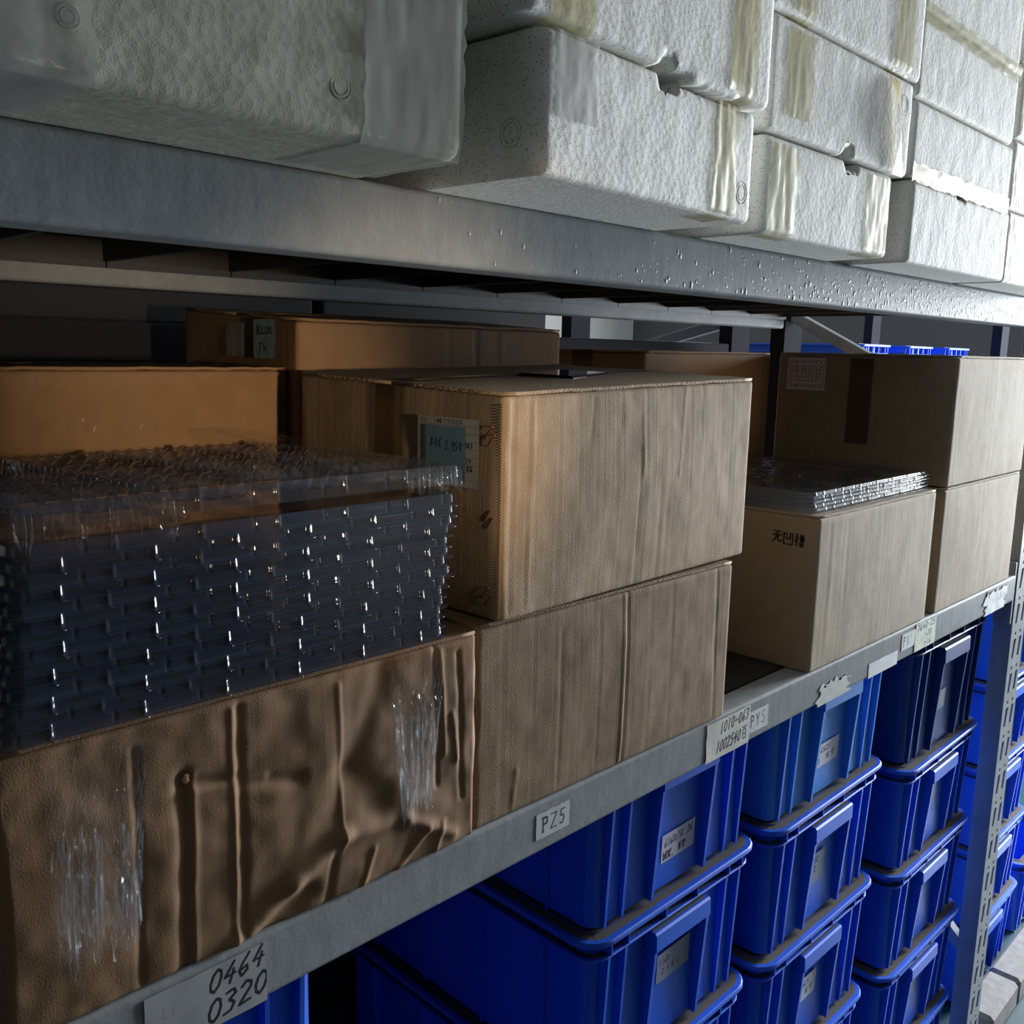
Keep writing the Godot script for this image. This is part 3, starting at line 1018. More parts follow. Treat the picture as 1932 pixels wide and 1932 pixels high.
func rack() -> void:
	var t := thing("storage_rack", "grey steel storage rack whose beams carry the foam boxes and the cartons", "shelf rack", P(0, -HC, 0))
	t.position = Vector3.ZERO
	var x0 := -0.55
	var x1 := 2.345
	var fb := part("front_beam", beam_mesh(x0, x1, YB, 0.0, 0.045), M.steel, t)
	fb.set_meta("label", "upper front beam with blistered grey paint")
	var lb := part("front_beam", beam_mesh(x0, x1, YL, 0.0, 0.045), M.steel, t)
	lb.set_meta("label", "lower front beam with paper labels")
	part("rear_beam", beam_mesh(x0, x1, YB, -RD + 0.045, 0.045), M.steel, t)
	part("rear_beam", beam_mesh(x0, x1, YL, -RD + 0.045, 0.045), M.steel, t)
	# decks of folded steel panels
	for y in [YB, YL]:
		var n := 16
		for k in n:
			var a := Acc.new()
			var xa := lerpf(x0, x1, float(k) / n) + 0.001
			var xb := lerpf(x0, x1, float(k + 1) / n) - 0.001
			var zc := -RD / 2
			var zd := RD - 0.094
			a.box(P((xa + xb) / 2, y - 0.0015, zc), Vector3(xb - xa, 0.003, zd))
			a.box(P(xa + 0.0015, y - 0.017, zc), Vector3(0.003, 0.028, zd))
			a.box(P(xb - 0.0015, y - 0.017, zc), Vector3(0.003, 0.028, zd))
			a.box(P((xa + xb) / 2, y - 0.021, -RD + 0.05), Vector3(xb - xa, 0.036, 0.003))
			part("deck_panel", a, M.deck, t)
	# uprights
	var pf := part("post", post_mesh(2.36, 2.455, 0.0, 0.042, -HC, 0.9, -1.75, -0.3), M.steel, t)
	pf.set_meta("label", "slotted front post at the right end")
	part("post", post_mesh(2.36, 2.455, -RD + 0.042, 0.042, -HC, 0.9, 0.0, 0.02), M.steel_shade, t)
	part("post", post_mesh(-0.66, -0.565, 0.0, 0.042, -HC, 0.9, 0.0, 0.02), M.steel, t)
	part("post", post_mesh(-0.66, -0.565, -RD + 0.042, 0.042, -HC, 0.9, 0.0, 0.02), M.steel_shade, t)
	for q in [[0.115, -RD + 0.03, -0.03, -0.36], [-0.03, -0.36, -0.36, -0.03], [-0.42, -0.03, -0.9, -RD + 0.03], [-0.9, -RD + 0.03, -1.5, -0.03], [0.55, -0.03, 0.13, -RD + 0.03]]:
		var a := Acc.new()
		var p := P(2.405, q[0], q[1])
		var e := P(2.405, q[2], q[3])
		var dir := (e - p).normalized()
		a.box((p + e) / 2, Vector3(0.03, 0.028, p.distance_to(e)), 0.002, Basis(Vector3.RIGHT, dir.cross(Vector3.RIGHT), dir))
		part("brace", a, M.steel, t)
	# connector plate where the lower beam hooks into the post
	var cp := Acc.new()
	cp.box(P(2.350, YL - 0.045, -0.022), Vector3(0.012, 0.15, 0.04), 0.002)
	part("connector", cp, M.steel_dark, t)
	var cp2 := Acc.new()
	cp2.box(P(2.350, YB - 0.045, -0.022), Vector3(0.012, 0.15, 0.04), 0.002)
	part("connector", cp2, M.steel_dark, t)
	# blisters in the paint of the upper beam, denser to the right
	var dome := SphereMesh.new()
	dome.radius = 0.5
	dome.height = 1.0
	dome.radial_segments = 8
	dome.rings = 4
	var mm := MultiMesh.new()
	mm.transform_format = MultiMesh.TRANSFORM_3D
	mm.mesh = dome
	var spots := []
	while spots.size() < 1500:
		var x := rng.randf_range(0.55, 2.3)
		var v := rng.randf()
		var keep := smoothstep(0.6, 1.7, x) * (0.25 + 0.75 * pow(1.0 - v, 1.5)) + 0.015
		if rng.randf() < keep:
			spots.append([x, v, rng.randf()])
	mm.instance_count = spots.size()
	for k in spots.size():
		var q: Array = spots[k]
		var s: float = lerpf(0.0009, 0.0042, pow(q[2], 3.0))
		mm.set_instance_transform(k, Transform3D(Basis.from_scale(Vector3(s, s * rng.randf_range(1.0, 2.6), s * 0.32)), P(q[0], YB - 0.006 - (BH - 0.012) * (1.0 - q[1]), 0.0)))
	var mi := MultiMeshInstance3D.new()
	mi.name = "paint_blister"
	mi.multimesh = mm
	mi.material_override = M.blister
	mi.set_meta("kind", "stuff")
	t.add_child(mi, true)
	beam_labels(lb)


func beam_labels(lb: Node3D) -> void:
	var stick := func(im, x, y, w, h, sd, puff, ragged, label, tilt):
		var o := part("paper_label", sheet(w, h, puff, 0.0, ragged, sd), paper_mat(im) if im else M.paper, lb, P(x, y, 0.0))
		o.rotation.z = tilt
		o.set_meta("label", label)
		return o
	var ink := Color(0.04, 0.04, 0.05)
	var a := page(512, 260, Color(0.60, 0.61, 0.62))
	write(a, letters("0464"), Vector2(250, 22), 88, 9, ink, 0.25, 0.1, 0.72, 0.62)
	write(a, letters("0320"), Vector2(240, 142), 92, 10, ink, 0.2, 0.1, 0.75, 0.66)
	write(a, letters("LL"), Vector2(60, 70), 50, 2, Color(0.45, 0.45, 0.48), 0.2, 0.0)
	stick.call(a, 0.325, YL - BH / 2 - 0.004, 0.106, 0.0545, 1, 0.0006, 0.0, "worn paper label handwritten 0464 and 0320", 0.0)
	var b := page(330, 190, Color(0.74, 0.75, 0.76))
	var serif := func(im, k, at, s):
		write(im, [k], at, s, 13, ink, 0.0, 0.0, 0.8, 0.62)
	serif.call(b, "P", Vector2(52, 42), 105)
	write(b, ["Z"], Vector2(138, 42), 105, 9, ink, 0.0, 0.0, 0.8, 0.66)
	write(b, ["5"], Vector2(228, 42), 105, 9, ink, 0.0, 0.0, 0.8, 0.55)
	for q in [[52, 142, 30], [45, 42, 20]]:
		b.fill_rect(Rect2i(q[0], q[1], q[2], 6), ink)
	for k in 26:
		b.fill_rect(Rect2i(195 + k % 3 * 9 + rng.randi_range(0, 22), k * 7, rng.randi_range(4, 13), 5), Color(0.70, 0.71, 0.72))
	stick.call(b, 0.742, YL - 0.0295, 0.0555, 0.031, 2, 0.0003, 0.03, "peeling white label printed PZ5", 0.0)
	var c := page(420, 230, Color(0.77, 0.77, 0.74))
	write(c, letters("1010-063"), Vector2(120, 28), 62, 8, ink, 0.15, 0.05, 0.58, 0.46)
	write(c, letters("1002540"), Vector2(90, 132), 66, 8, ink, 0.2, 0.05, 0.52, 0.42)
	write(c, ["bai"], Vector2(345, 112), 76, 8, ink, 0.0)
	write(c, letters("-1"), Vector2(14, 150), 40, 3, Color(0.4, 0.4, 0.4), 0.0)
	stick.call(c, 1.108, YL - BH / 2 - 0.001, 0.112, 0.057, 3, 0.0008, 0.03, "white label handwritten with two lines of stock numbers", 0.0)
	var d := page(300, 190, Color(0.76, 0.77, 0.78))
	serif.call(d, "P", Vector2(10, 40), 100)
	write(d, ["Y"], Vector2(95, 40), 100, 9, ink, 0.0, 0.0, 0.8, 0.66)
	write(d, ["5"], Vector2(192, 40), 100, 8, ink, 0.0, 0.0, 0.8, 0.55)
	for k in 16:
		d.fill_rect(Rect2i(212 + rng.randi_range(0, 26), 20 + k * 8, rng.randi_range(3, 9), 4), Color(0.74, 0.75, 0.76))
	stick.call(d, 1.191, YL - 0.033, 0.052, 0.033, 4, 0.0003, 0.0, "small white label printed PY5", 0.0)
	stick.call(page(16, 16, Color(0.72, 0.73, 0.71)), 1.428, YL - 0.047, 0.108, 0.036, 5, 0.0006, 0.5, "torn remnant of white paper", 0.0)
	stick.call(page(16, 16, Color(0.80, 0.81, 0.83)), 1.624, YL - 0.049, 0.122, 0.027, 6, 0.0004, 0.0, "blank white sticker", 0.0)
	var e := page(300, 150, Color(0.78, 0.79, 0.80))
	serif.call(e, "P", Vector2(30, 30), 84)
	write(e, ["X"], Vector2(105, 30), 84, 7, ink, 0.0, 0.0, 0.8, 0.6)
	write(e, ["2"], Vector2(180, 30), 84, 4, Color(0.35, 0.35, 0.36), 0.0, 0.0, 0.8, 0.5)
	stick.call(e, 1.731, YL - 0.027, 0.062, 0.032, 7, 0.0003, 0.0, "small white label with worn print PX", 0.0)
	var g := page(256, 180, Color(0.77, 0.80, 0.74))
	write(g, letters("7640-25"), Vector2(20, 12), 44, 6, ink, 0.1, 0.04, 0.72, 0.55)
	write(g, letters("-20"), Vector2(120, 68), 40, 6, ink, 0.1, 0.0, 0.75, 0.55)
	write(g, letters("-16"), Vector2(120, 124), 40, 6, ink, 0.1, 0.0, 0.75, 0.55)
	for k in 12:
		g.fill_rect(Rect2i(rng.randi_range(6, 70), rng.randi_range(90, 170), rng.randi_range(6, 24), 5), Color(0.78, 0.55, 0.42))
	stick.call(g, 1.812, YL - BH / 2, 0.1, 0.055, 8, 0.0006, 0.03, "pale green paper note with three short handwritten lines", 0.0)
	var h := page(128, 80, Color(0.76, 0.78, 0.79))
	write(h, letters("1S"), Vector2(60, 20), 24, 3, ink)
	stick.call(h, 2.215, YL - 0.034, 0.14, 0.054, 9, 0.0012, 0.5, "crumpled torn paper scrap near the post", 0.0)


# ---------------------------------------------------------------- foam boxes

func foam_stacks() -> void:
	var g := "expanded foam boxes stacked on the upper shelf"
	var yt: Material = M.yellow_tape
	var f1 := foam_box("big stained foam box overhanging the beam at the upper left", g, -0.12, 0.492, YB, 0.2575, 0.119, 0.5, M.foam, {"er": 0.011, "r": 0.014, "taper": 0.002, "tapes": [[0.562, 0.044, 0.006, 0.12, M.white_tape, 0.1], [0.29, 0.052, 0.006, 0.12, M.white_tape, 0.1]], "rings": [[0.500, 0.030, 0.008, false], [0.365, 0.058, 0.009, false], [0.33, 0.03, 0.006, false]]})
	blob(f1, "dirt_spot", Vector3(0.2, 0.062, 0.2503), 0.017, 0.012, M.stain_soft, 3)
	blob(f1, "dirt_spot", Vector3(0.208, 0.058, 0.2506), 0.009, 0.008, M.stain_soft, 4)
	blob(f1, "dirt_spot", Vector3(0.135, 0.038, 0.2499), 0.007, 0.009, M.stain_soft, 5)
	blob(f1, "puncture", Vector3(0.2245, 0.098, 0.2506), 0.0022, 0.008, M.stain, 6)
	blob(f1, "puncture", Vector3(0.205, 0.117, 0.2508), 0.008, 0.0018, M.stain, 7)
	foam_box("foam box lying on top of the big stained foam box", g, -0.10, 0.478, 0.2585, 0.37, 0.07, 0.42, M.foam)
	foam_box("pitted foam box with a bitten notch in its top edge, bottom of its stack", g, 0.554, 0.902, YB, 0.2445, 0.121, 0.44, M.foam_pored, {"turn": 0.055, "notches": [[0.178, 0.018, -0.013, true], [0.258, 0.075, -0.004, true]], "tapes": [[0.042, 0.028, 0.045, 0.108, M.white_tape, 0.0], [0.284, 0.024, 0.004, 0.106, yt, 0.03]], "rings": [[0.03, 0.033, 0.011, true], [0.322, 0.028, 0.011, false]]})
	foam_box("foam box with yellow tapes overhanging the pitted one", g, 0.528, 0.907, 0.2475, 0.375, 0.131, 0.46, M.foam_pored, {"turn": 0.04, "notches": [[0.19, 0.012, 0.006, false], [0.27, 0.05, -0.004, false]], "tapes": [[0.055, 0.028, 0.0, 0.12, yt, 0.012], [0.318, 0.026, 0.0, 0.12, yt, 0.02]]})
	foam_box("foam box at the bottom of the second stack with two yellowed tapes", g, 0.968, 1.309, YB, 0.2425, 0.082, 0.44, M.foam_pored, {"notches": [[0.215, 0.022, -0.010, true]], "tapes": [[0.045, 0.031, 0.004, 0.1, yt, 0.02], [0.294, 0.033, 0.004, 0.1, yt, 0.02]]})
	var f5 := foam_box("foam box amid the second stack with a loose tape hanging down", g, 0.962, 1.345, 0.2455, 0.366, 0.086, 0.45, M.foam_pored, {"notches": [[0.2, 0.014, 0.01, false]], "tapes": [[0.065, 0.03, 0.02, 0.112, yt, 0.0]], "rings": [[0.35, 0.088, 0.013, false]]})
	var hang := Acc.new()
	hang.grid(6, 20, func(i, j):
		var y := lerpf(-0.004, 0.112, j / 20.0)
		var lean := lerpf(0.025, -0.005, j / 20.0)
		return Vector3(0.1205 + lean + (i / 6.0 - 0.5) * 0.034, y, 0.2275 + 0.014 * sin(PI * j / 20.0) * (1.0 - i / 6.0) + 0.0015), func(i, j): return Vector2(i, j))
	part("loose_tape", hang, M.gold_tape, f5)
	foam_box("foam box on top of the second stack with two long yellow tapes", g, 0.95, 1.353, 0.3685, 0.50, 0.09, 0.46, M.foam_pored, {"tapes": [[0.072, 0.026, 0.006, 0.12, yt, 0.012], [0.335, 0.03, 0.006, 0.12, yt, 0.012]]})
	foam_box("clean white foam box at the bottom of the third stack", g, 1.367, 1.787, YB, 0.2485, 0.083, 0.45, M.foam_pored, {"notches": [[0.19, 0.02, -0.005, true]]})
	foam_box("foam box of the third stack with golden tape along its lower edge", g, 1.355, 1.772, 0.2515, 0.352, 0.083, 0.45, M.foam_pored, {"bands": [[0.006, 0.013, 0.006, 0.41, M.gold_tape]]})
	foam_box("foam box in the third stack with broad tape over its upper edge", g, 1.347, 1.755, 0.3545, 0.464, 0.086, 0.45, M.foam_pored, {"bands": [[0.107, 0.013, 0.004, 0.405, yt]]})
	foam_box("foam box on top of the third stack at the upper right", g, 1.352, 1.752, 0.4665, 0.585, 0.085, 0.45, M.foam_pored)
	foam_box("foam box at the right edge of the picture resting on the beam", g, 1.80, 2.22, YB, 0.2565, 0.075, 0.45, M.foam_pored, {"tapes": [[0.03, 0.022, 0.004, 0.112, yt, 0.0]]})
	foam_box("foam box at the right edge of the picture, second from the beam", g, 1.792, 2.21, 0.2585, 0.372, 0.075, 0.45, M.foam_pored, {"tapes": [[0.03, 0.02, 0.004, 0.108, yt, 0.0]]})
	foam_box("foam box at the right edge of the picture, third from the beam", g, 1.785, 2.2, 0.374, 0.492, 0.08, 0.45, M.foam_pored, {"tapes": [[0.03, 0.02, 0.004, 0.11, yt, 0.0]]})
	foam_box("foam box at the upper right corner of the picture, fourth from the beam", g, 1.78, 2.2, 0.494, 0.61, 0.08, 0.45, M.foam_pored)


# ---------------------------------------------------------------- cartons

func cartons() -> void:
	var g := "brown cardboard cartons on the middle shelf"
	var e := 0.0045
	# crushed carton, front left
	var k := [[0.095, 0.193, 0.092, 0.005, -0.0016, 0.003], [0.131, 0.161, 0.128, 0.0, -0.004, 0.006], [0.138, 0.161, 0.135, 0.0, 0.002, 0.003], [0.173, 0.205, 0.172, 0.003, 0.0016, 0.0025], [0.179, 0.205, 0.178, 0.003, -0.002, 0.004], [0.132, 0.156, 0.233, 0.128, -0.003, 0.006], [0.135, 0.148, 0.2, 0.14, 0.002, 0.004],
		[0.274, 0.201, 0.275, 0.05, 0.0014, 0.002], [0.17, 0.0, 0.225, 0.035, 0.005, 0.010], [0.225, 0.035, 0.276, 0.06, 0.005, 0.009], [0.276, 0.06, 0.348, 0.05, 0.004, 0.008], [0.348, 0.05, 0.409, 0.013, 0.003, 0.006], [0.2, 0.0, 0.24, 0.02, -0.004, 0.009],
		[0.383, 0.212, 0.388, 0.071, -0.002, 0.0025], [0.39, 0.205, 0.396, 0.10, 0.0018, 0.0025], [0.412, 0.2, 0.42, 0.048, -0.002, 0.003], [0.405, 0.14, 0.413, 0.09, 0.002, 0.003], [0.339, 0.0, 0.375, 0.03, 0.003, 0.004], [0.298, 0.0, 0.311, 0.034, 0.002, 0.003], [0.385, 0.0, 0.395, 0.03, 0.002, 0.003], [0.324, 0.205, 0.282, 0.121, -0.003, 0.012], [0.282, 0.121, 0.336, 0.05, -0.004, 0.014], [0.26, 0.0, 0.268, 0.05, -0.002, 0.004]]
	var b1 := carton("carton", "crushed cardboard carton at the lower left under the clear tray stack", g, 0.18, 0.618, YL, -0.2765, -0.36, 0.0, M.card_old, {"turn": -0.012, "nf": 200, "nr": 90, "creases": k, "bulge": 0.004, "rumple": 0.003, "tape": false, "sag": 0.0})
	blob(b1, "puncture", Vector3(-0.087, 0.161, 0.1842), 0.003, 0.004, M.card_edge, 8)
	# the pair in the middle
	var b5 := carton("carton", "cardboard carton at the bottom of the middle pair, resting on the lower beam", g, 0.6225, 1.090, YL, -0.2755, -0.335, 0.0, M.card_mid, {"turn": -0.012, "nf": 150, "nr": 50, "creases": [[0.238, 0.22, 0.237, 0.0, 0.0014, 0.0016], [0.2425, 0.22, 0.2415, 0.0, -0.0014, 0.0018], [0.128, 0.19, 0.126, 0.011, -0.0006, 0.002], [0.43, 0.21, 0.438, 0.008, -0.001, 0.002], [0.19, 0.2, 0.19, 0.02, -0.0005, 0.0015], [0.33, 0.2, 0.33, 0.02, -0.0005, 0.0015], [0.06, 0.05, 0.055, 0.0, 0.001, 0.0015]], "bulge": 0.002, "tape": false, "sag": 0.0, "rumple": 0.001})
	var b4 := carton("carton", "big cardboard carton with a printed label on its side and a black screen on top", g, 0.6445, 1.130, -0.2715 + 0.0025, -0.044, -0.335, 0.0, M.card, {"turn": 0.03, "nf": 150, "nr": 50, "kx": 0.022, "kz": 0.03, "creases": [[0.043, 0.217, 0.039, 0.01, 0.0007, 0.0016], [0.232, 0.224, 0.234, 0.127, 0.0008, 0.0015], [0.227, 0.158, 0.228, 0.002, -0.0006, 0.0018], [0.271, 0.124, 0.27, 0.001, -0.0005, 0.0016], [0.322, 0.226, 0.309, 0.121, 0.0007, 0.0016], [0.142, 0.22, 0.136, 0.175, -0.0006, 0.0016], [0.36, 0.226, 0.355, 0.15, -0.0005, 0.0015], [0.19, 0.224, 0.19, 0.18, -0.0006, 0.0015], [0.015, 0.22, 0.012, 0.01, -0.0008, 0.003]], "bulge": 0.005, "rumple": 0.0012, "sag": 0.003, "drop": 0.075})
	side_details(b4)
	# screen lying on the big carton
	var t := thing("phone_screen", "small black glass display panel lying on the big middle carton", "screen", P(0.895, -0.0315, -0.135))
	t.rotation = Vector3(0.03, 0.35, 0.022)
	var s := Acc.new()
	s.box(Vector3(0, 0.003, 0), Vector3(0.135, 0.004, 0.072), 0.0012)
	part("frame", s, M.frame_black, t)
	var gl := Acc.new()
	gl.box(Vector3(0, 0.0056, 0), Vector3(0.129, 0.0012, 0.066), 0.0004)
	part("glass", gl, M.glass_black, t)
	# back row left
	carton("carton", "dark cardboard carton hidden under the back left one", g, 0.318, 0.655, YL, -0.2635, -0.66, -0.392, M.kraft, {"tape": false})
	carton("carton", "wide cardboard carton at the back left behind the clear tray stack", g, 0.315, 0.655, -0.2575, -0.0305, -0.66, -0.388, M.kraft, {"nf": 60, "bulge": 0.003, "rumple": 0.002, "drop": 0.0})
	carton("carton", "dark cardboard carton under the tall back carton", g, 0.663, 1.15, YL, -0.2435, -0.665, -0.375, M.kraft, {"tape": false})
	var b3 := carton("carton", "tall cardboard carton at the back whose side carries a blue note and clear tape", g, 0.66, 1.152, -0.2375, 0.0305, -0.665, -0.372, M.kraft, {"nf": 90, "nr": 20, "kz": 0.06, "creases": [[0.25, 0.3, 0.25, 0.0, -0.001, 0.002], [0.305, 0.3, 0.305, 0.0, -0.0014, 0.002], [0.345, 0.3, 0.345, 0.0, -0.0014, 0.002], [0.36, 0.3, 0.36, 0.0, 0.0014, 0.002]], "drop": 0.05, "tape_mat": M.white_tape})
	var note := page(160, 180, Color(0.60, 0.68, 0.72))
	write(note, ["hong", "L"], Vector2(24, 26), 44, 5, Color(0.18, 0.14, 0.14))
	write(note, letters("1DK"), Vector2(82, 34), 34, 4, Color(0.18, 0.14, 0.14), 0.0, 0.0, 0.6, 0.5)
	write(note, letters("Th"), Vector2(40, 108), 38, 4, Color(0.18, 0.14, 0.14))
	left_sheet(b3, 0.246, 0.222, 0.0125, 0.052, 0.05, note, "pale blue sticky note", 0.492, 0.293)
	# back row right
	carton("carton", "dark cardboard carton hidden under the orange lit one", g, 1.388, 1.832, YL, -0.2435, -0.665, -0.383, M.kraft, {"tape": false})
	carton("carton", "cardboard carton at the back centre showing one orange lit corner", g, 1.384, 1.832, -0.2375, 0.001, -0.665, -0.378, M.kraft, {"nf": 50, "bulge": 0.001, "kx": 0.004})
	# small carton carrying the shallow trays
	var b8 := carton("carton", "small cardboard carton with black handwriting, carrying the shallow clear trays", g, 1.338, 1.803, YL, -0.2435, -0.362, 0.0, M.card_pale, {"nf": 90, "nr": 30, "bulge": 0.002, "tape": false, "sag": 0.0, "creases": [[0.1, 0.24, 0.1, 0.1, -0.0006, 0.0014], [0.2, 0.24, 0.2, 0.12, -0.0006, 0.0014], [0.05, 0.24, 0.052, 0.0, 0.0006, 0.0016], [0.3, 0.24, 0.3, 0.14, -0.0006, 0.0014]]})
	var hw := Acc.new()
	var col := -1
	for word in ["wu", "ao", "cao"]:
		col += 1
		for run in GLYPH[word].split("|"):
			var last := Vector3.INF
			for pt in run.split(" "):
				var q: PackedStringArray = pt.split(",")
				var p := Vector3(-0.2345, 0.221 - q[1].to_float() / 14.0 * 0.02 - col * 0.001, 0.105 + col * 0.019 + q[0].to_float() / 10.0 * 0.015)
				if last != Vector3.INF:
					hw.tube([last, p], 0.0009, 5)
				last = p
	part("handwriting", hw, M.frame_black, b8)
	# right pair
	carton("carton", "cardboard carton at the bottom of the right pair beside the rack post", g, 1.848, 2.295, YL, -0.2465, -0.37, -0.001, M.card_pale, {"nf": 60, "tape": false, "sag": 0.0})
	var b7 := carton("carton", "cardboard carton on top of the right pair with a faded white form on its side", g, 1.852, 2.30, -0.2405, 0.004, -0.37, -0.001, M.card_pale, {"nf": 60, "bulge": 0.002, "drop": 0.18, "kz": 0.002})
	var form := page(200, 170, Color(0.93, 0.90, 0.91))
	for y in [14, 40, 58, 76, 94, 112, 140, 156]:
		form.fill_rect(Rect2i(8, y, 184, 2), Color(0.45, 0.36, 0.36))
	for x in [8, 52, 190]:
		form.fill_rect(Rect2i(x, 14, 2, 144), Color(0.45, 0.36, 0.36))
	for y in [22, 46, 64, 82, 100, 120, 146]:
		for q in 9:
			form.fill_rect(Rect2i(14 + q * 19 + rng.randi_range(0, 4), y, rng.randi_range(6, 15), 6), Color(0.52, 0.43, 0.43))
	left_sheet(b7, 0.206, 0.066, 0.0, 0.085, 0.066, form, "faded white form", 0.448, 0.369)


# a sheet stuck to the left side of a carton, at height y and z measured back from its front
func left_sheet(t: Node3D, y: float, zfront: float, out: float, w: float, h: float, im: Image, label: String, bw: float, bd: float) -> MeshInstance3D:
	var o := part("paper_label", sheet(w, h, 0.0004, 0.0, 0.0, 12), paper_mat(im), t, Vector3(left_of(t) - 0.0006, y, -bd / 2 + zfront))
	o.rotation.y = -PI / 2
	o.set_meta("label", label)
	return o


func left_of(t: Node3D) -> float:
	return (t.get_node("body") as MeshInstance3D).mesh.get_aabb().position.x


func side_details(b4: Node3D) -> void:
	# printed form with a blue note stuck over it, on the left side near the front
	var ink := Color(0.10, 0.10, 0.11)
	var im := page(480, 372, Color(0.70, 0.68, 0.67))
	var rows := [["xiang", "mu"], ["gui"], ["xing"], ["shu"], ["ri"], ["zhong"], ["jian"]]
	for k in 9:
		im.fill_rect(Rect2i(6, 40 + k * 41, 468, 2), Color(0.38, 0.37, 0.37))
	for k in rows.size():
		write(im, rows[k], Vector2(22, 9 + k * 41), 25, 2, ink, 0.0, 0.0, 1.05, 0.9)
	im.fill_rect(Rect2i(140, 3, 4, 36), ink)
	write(im, letters("40"), Vector2(158, 9), 25, 4, ink, 0.0, 0.0, 0.8, 0.6)
	write(im, ["cun", "quan", "tie", "zong", "cheng"], Vector2(206, 8), 27, 2, ink, 0.0, 0.0, 1.15, 0.95)
	write(im, letters("0B3"), Vector2(378, 130), 25, 4, ink, 0.0, 0.0, 0.78, 0.6)
	write(im, ["3", "hao"], Vector2(380, 213), 25, 3, ink, 0.0, 0.0, 1.0, 0.7)
	write(im, letters("KG"), Vector2(392, 252), 28, 5, ink, 0.0, 0.0, 0.85, 0.65)
	var o := left_sheet(b4, 0.1665, 0.262, 0.0, 0.090, 0.0695, im, "white printed form", 0.4735, 0.335)
	var st := page(300, 290, Color(0.42, 0.56, 0.62))
	write(st, letters("BOE"), Vector2(34, 66), 46, 4, ink, 0.1, -0.05, 0.72, 0.55)
	write(st, letters("3.95"), Vector2(146, 76), 48, 4, ink, 0.1, -0.03, 0.52, 0.5)
	write(st, ["cun"], Vector2(250, 80), 46, 4, ink)
	write(st, letters("126pcs"), Vector2(36, 204), 46, 4, ink, 0.15, 0.0, 0.7, 0.55)
	var n := left_sheet(b4, 0.1645, 0.2600, 0.0, 0.058, 0.056, st, "blue sticky note with handwriting", 0.4735, 0.335)
	n.position.x -= 0.0014
	# staples and the raw corrugated edge of the glued joint
	for q in [[0.19, 0.318], [0.182, 0.322], [0.107, 0.318], [0.1, 0.322], [0.028, 0.316], [0.022, 0.322]]:
		var a := Acc.new()
		var z: float = -0.1675 + q[1]
		var bx := left_of(b4) + 0.003
		a.tube([Vector3(bx, q[0] - 0.006, z - 0.005), Vector3(bx - 0.003, q[0] - 0.0055, z - 0.0045), Vector3(bx - 0.0033, q[0], z), Vector3(bx - 0.003, q[0] + 0.0055, z + 0.0045), Vector3(bx, q[0] + 0.006, z + 0.005)], 0.0007, 5)
		part("staple", a, M.copper, b4)
	var pts := []
	for k in 150:
		pts.append(Vector3(left_of(b4) + 0.002 + 0.0012 * (1 if k % 2 else -1), 0.006 + 0.212 * k / 149.0, 0.1668))
	var e := Acc.new()
	e.tube(pts, 0.0008, 4)
	part("corrugated_edge", e, M.card_edge, b4)


# ---------------------------------------------------------------- trays and film

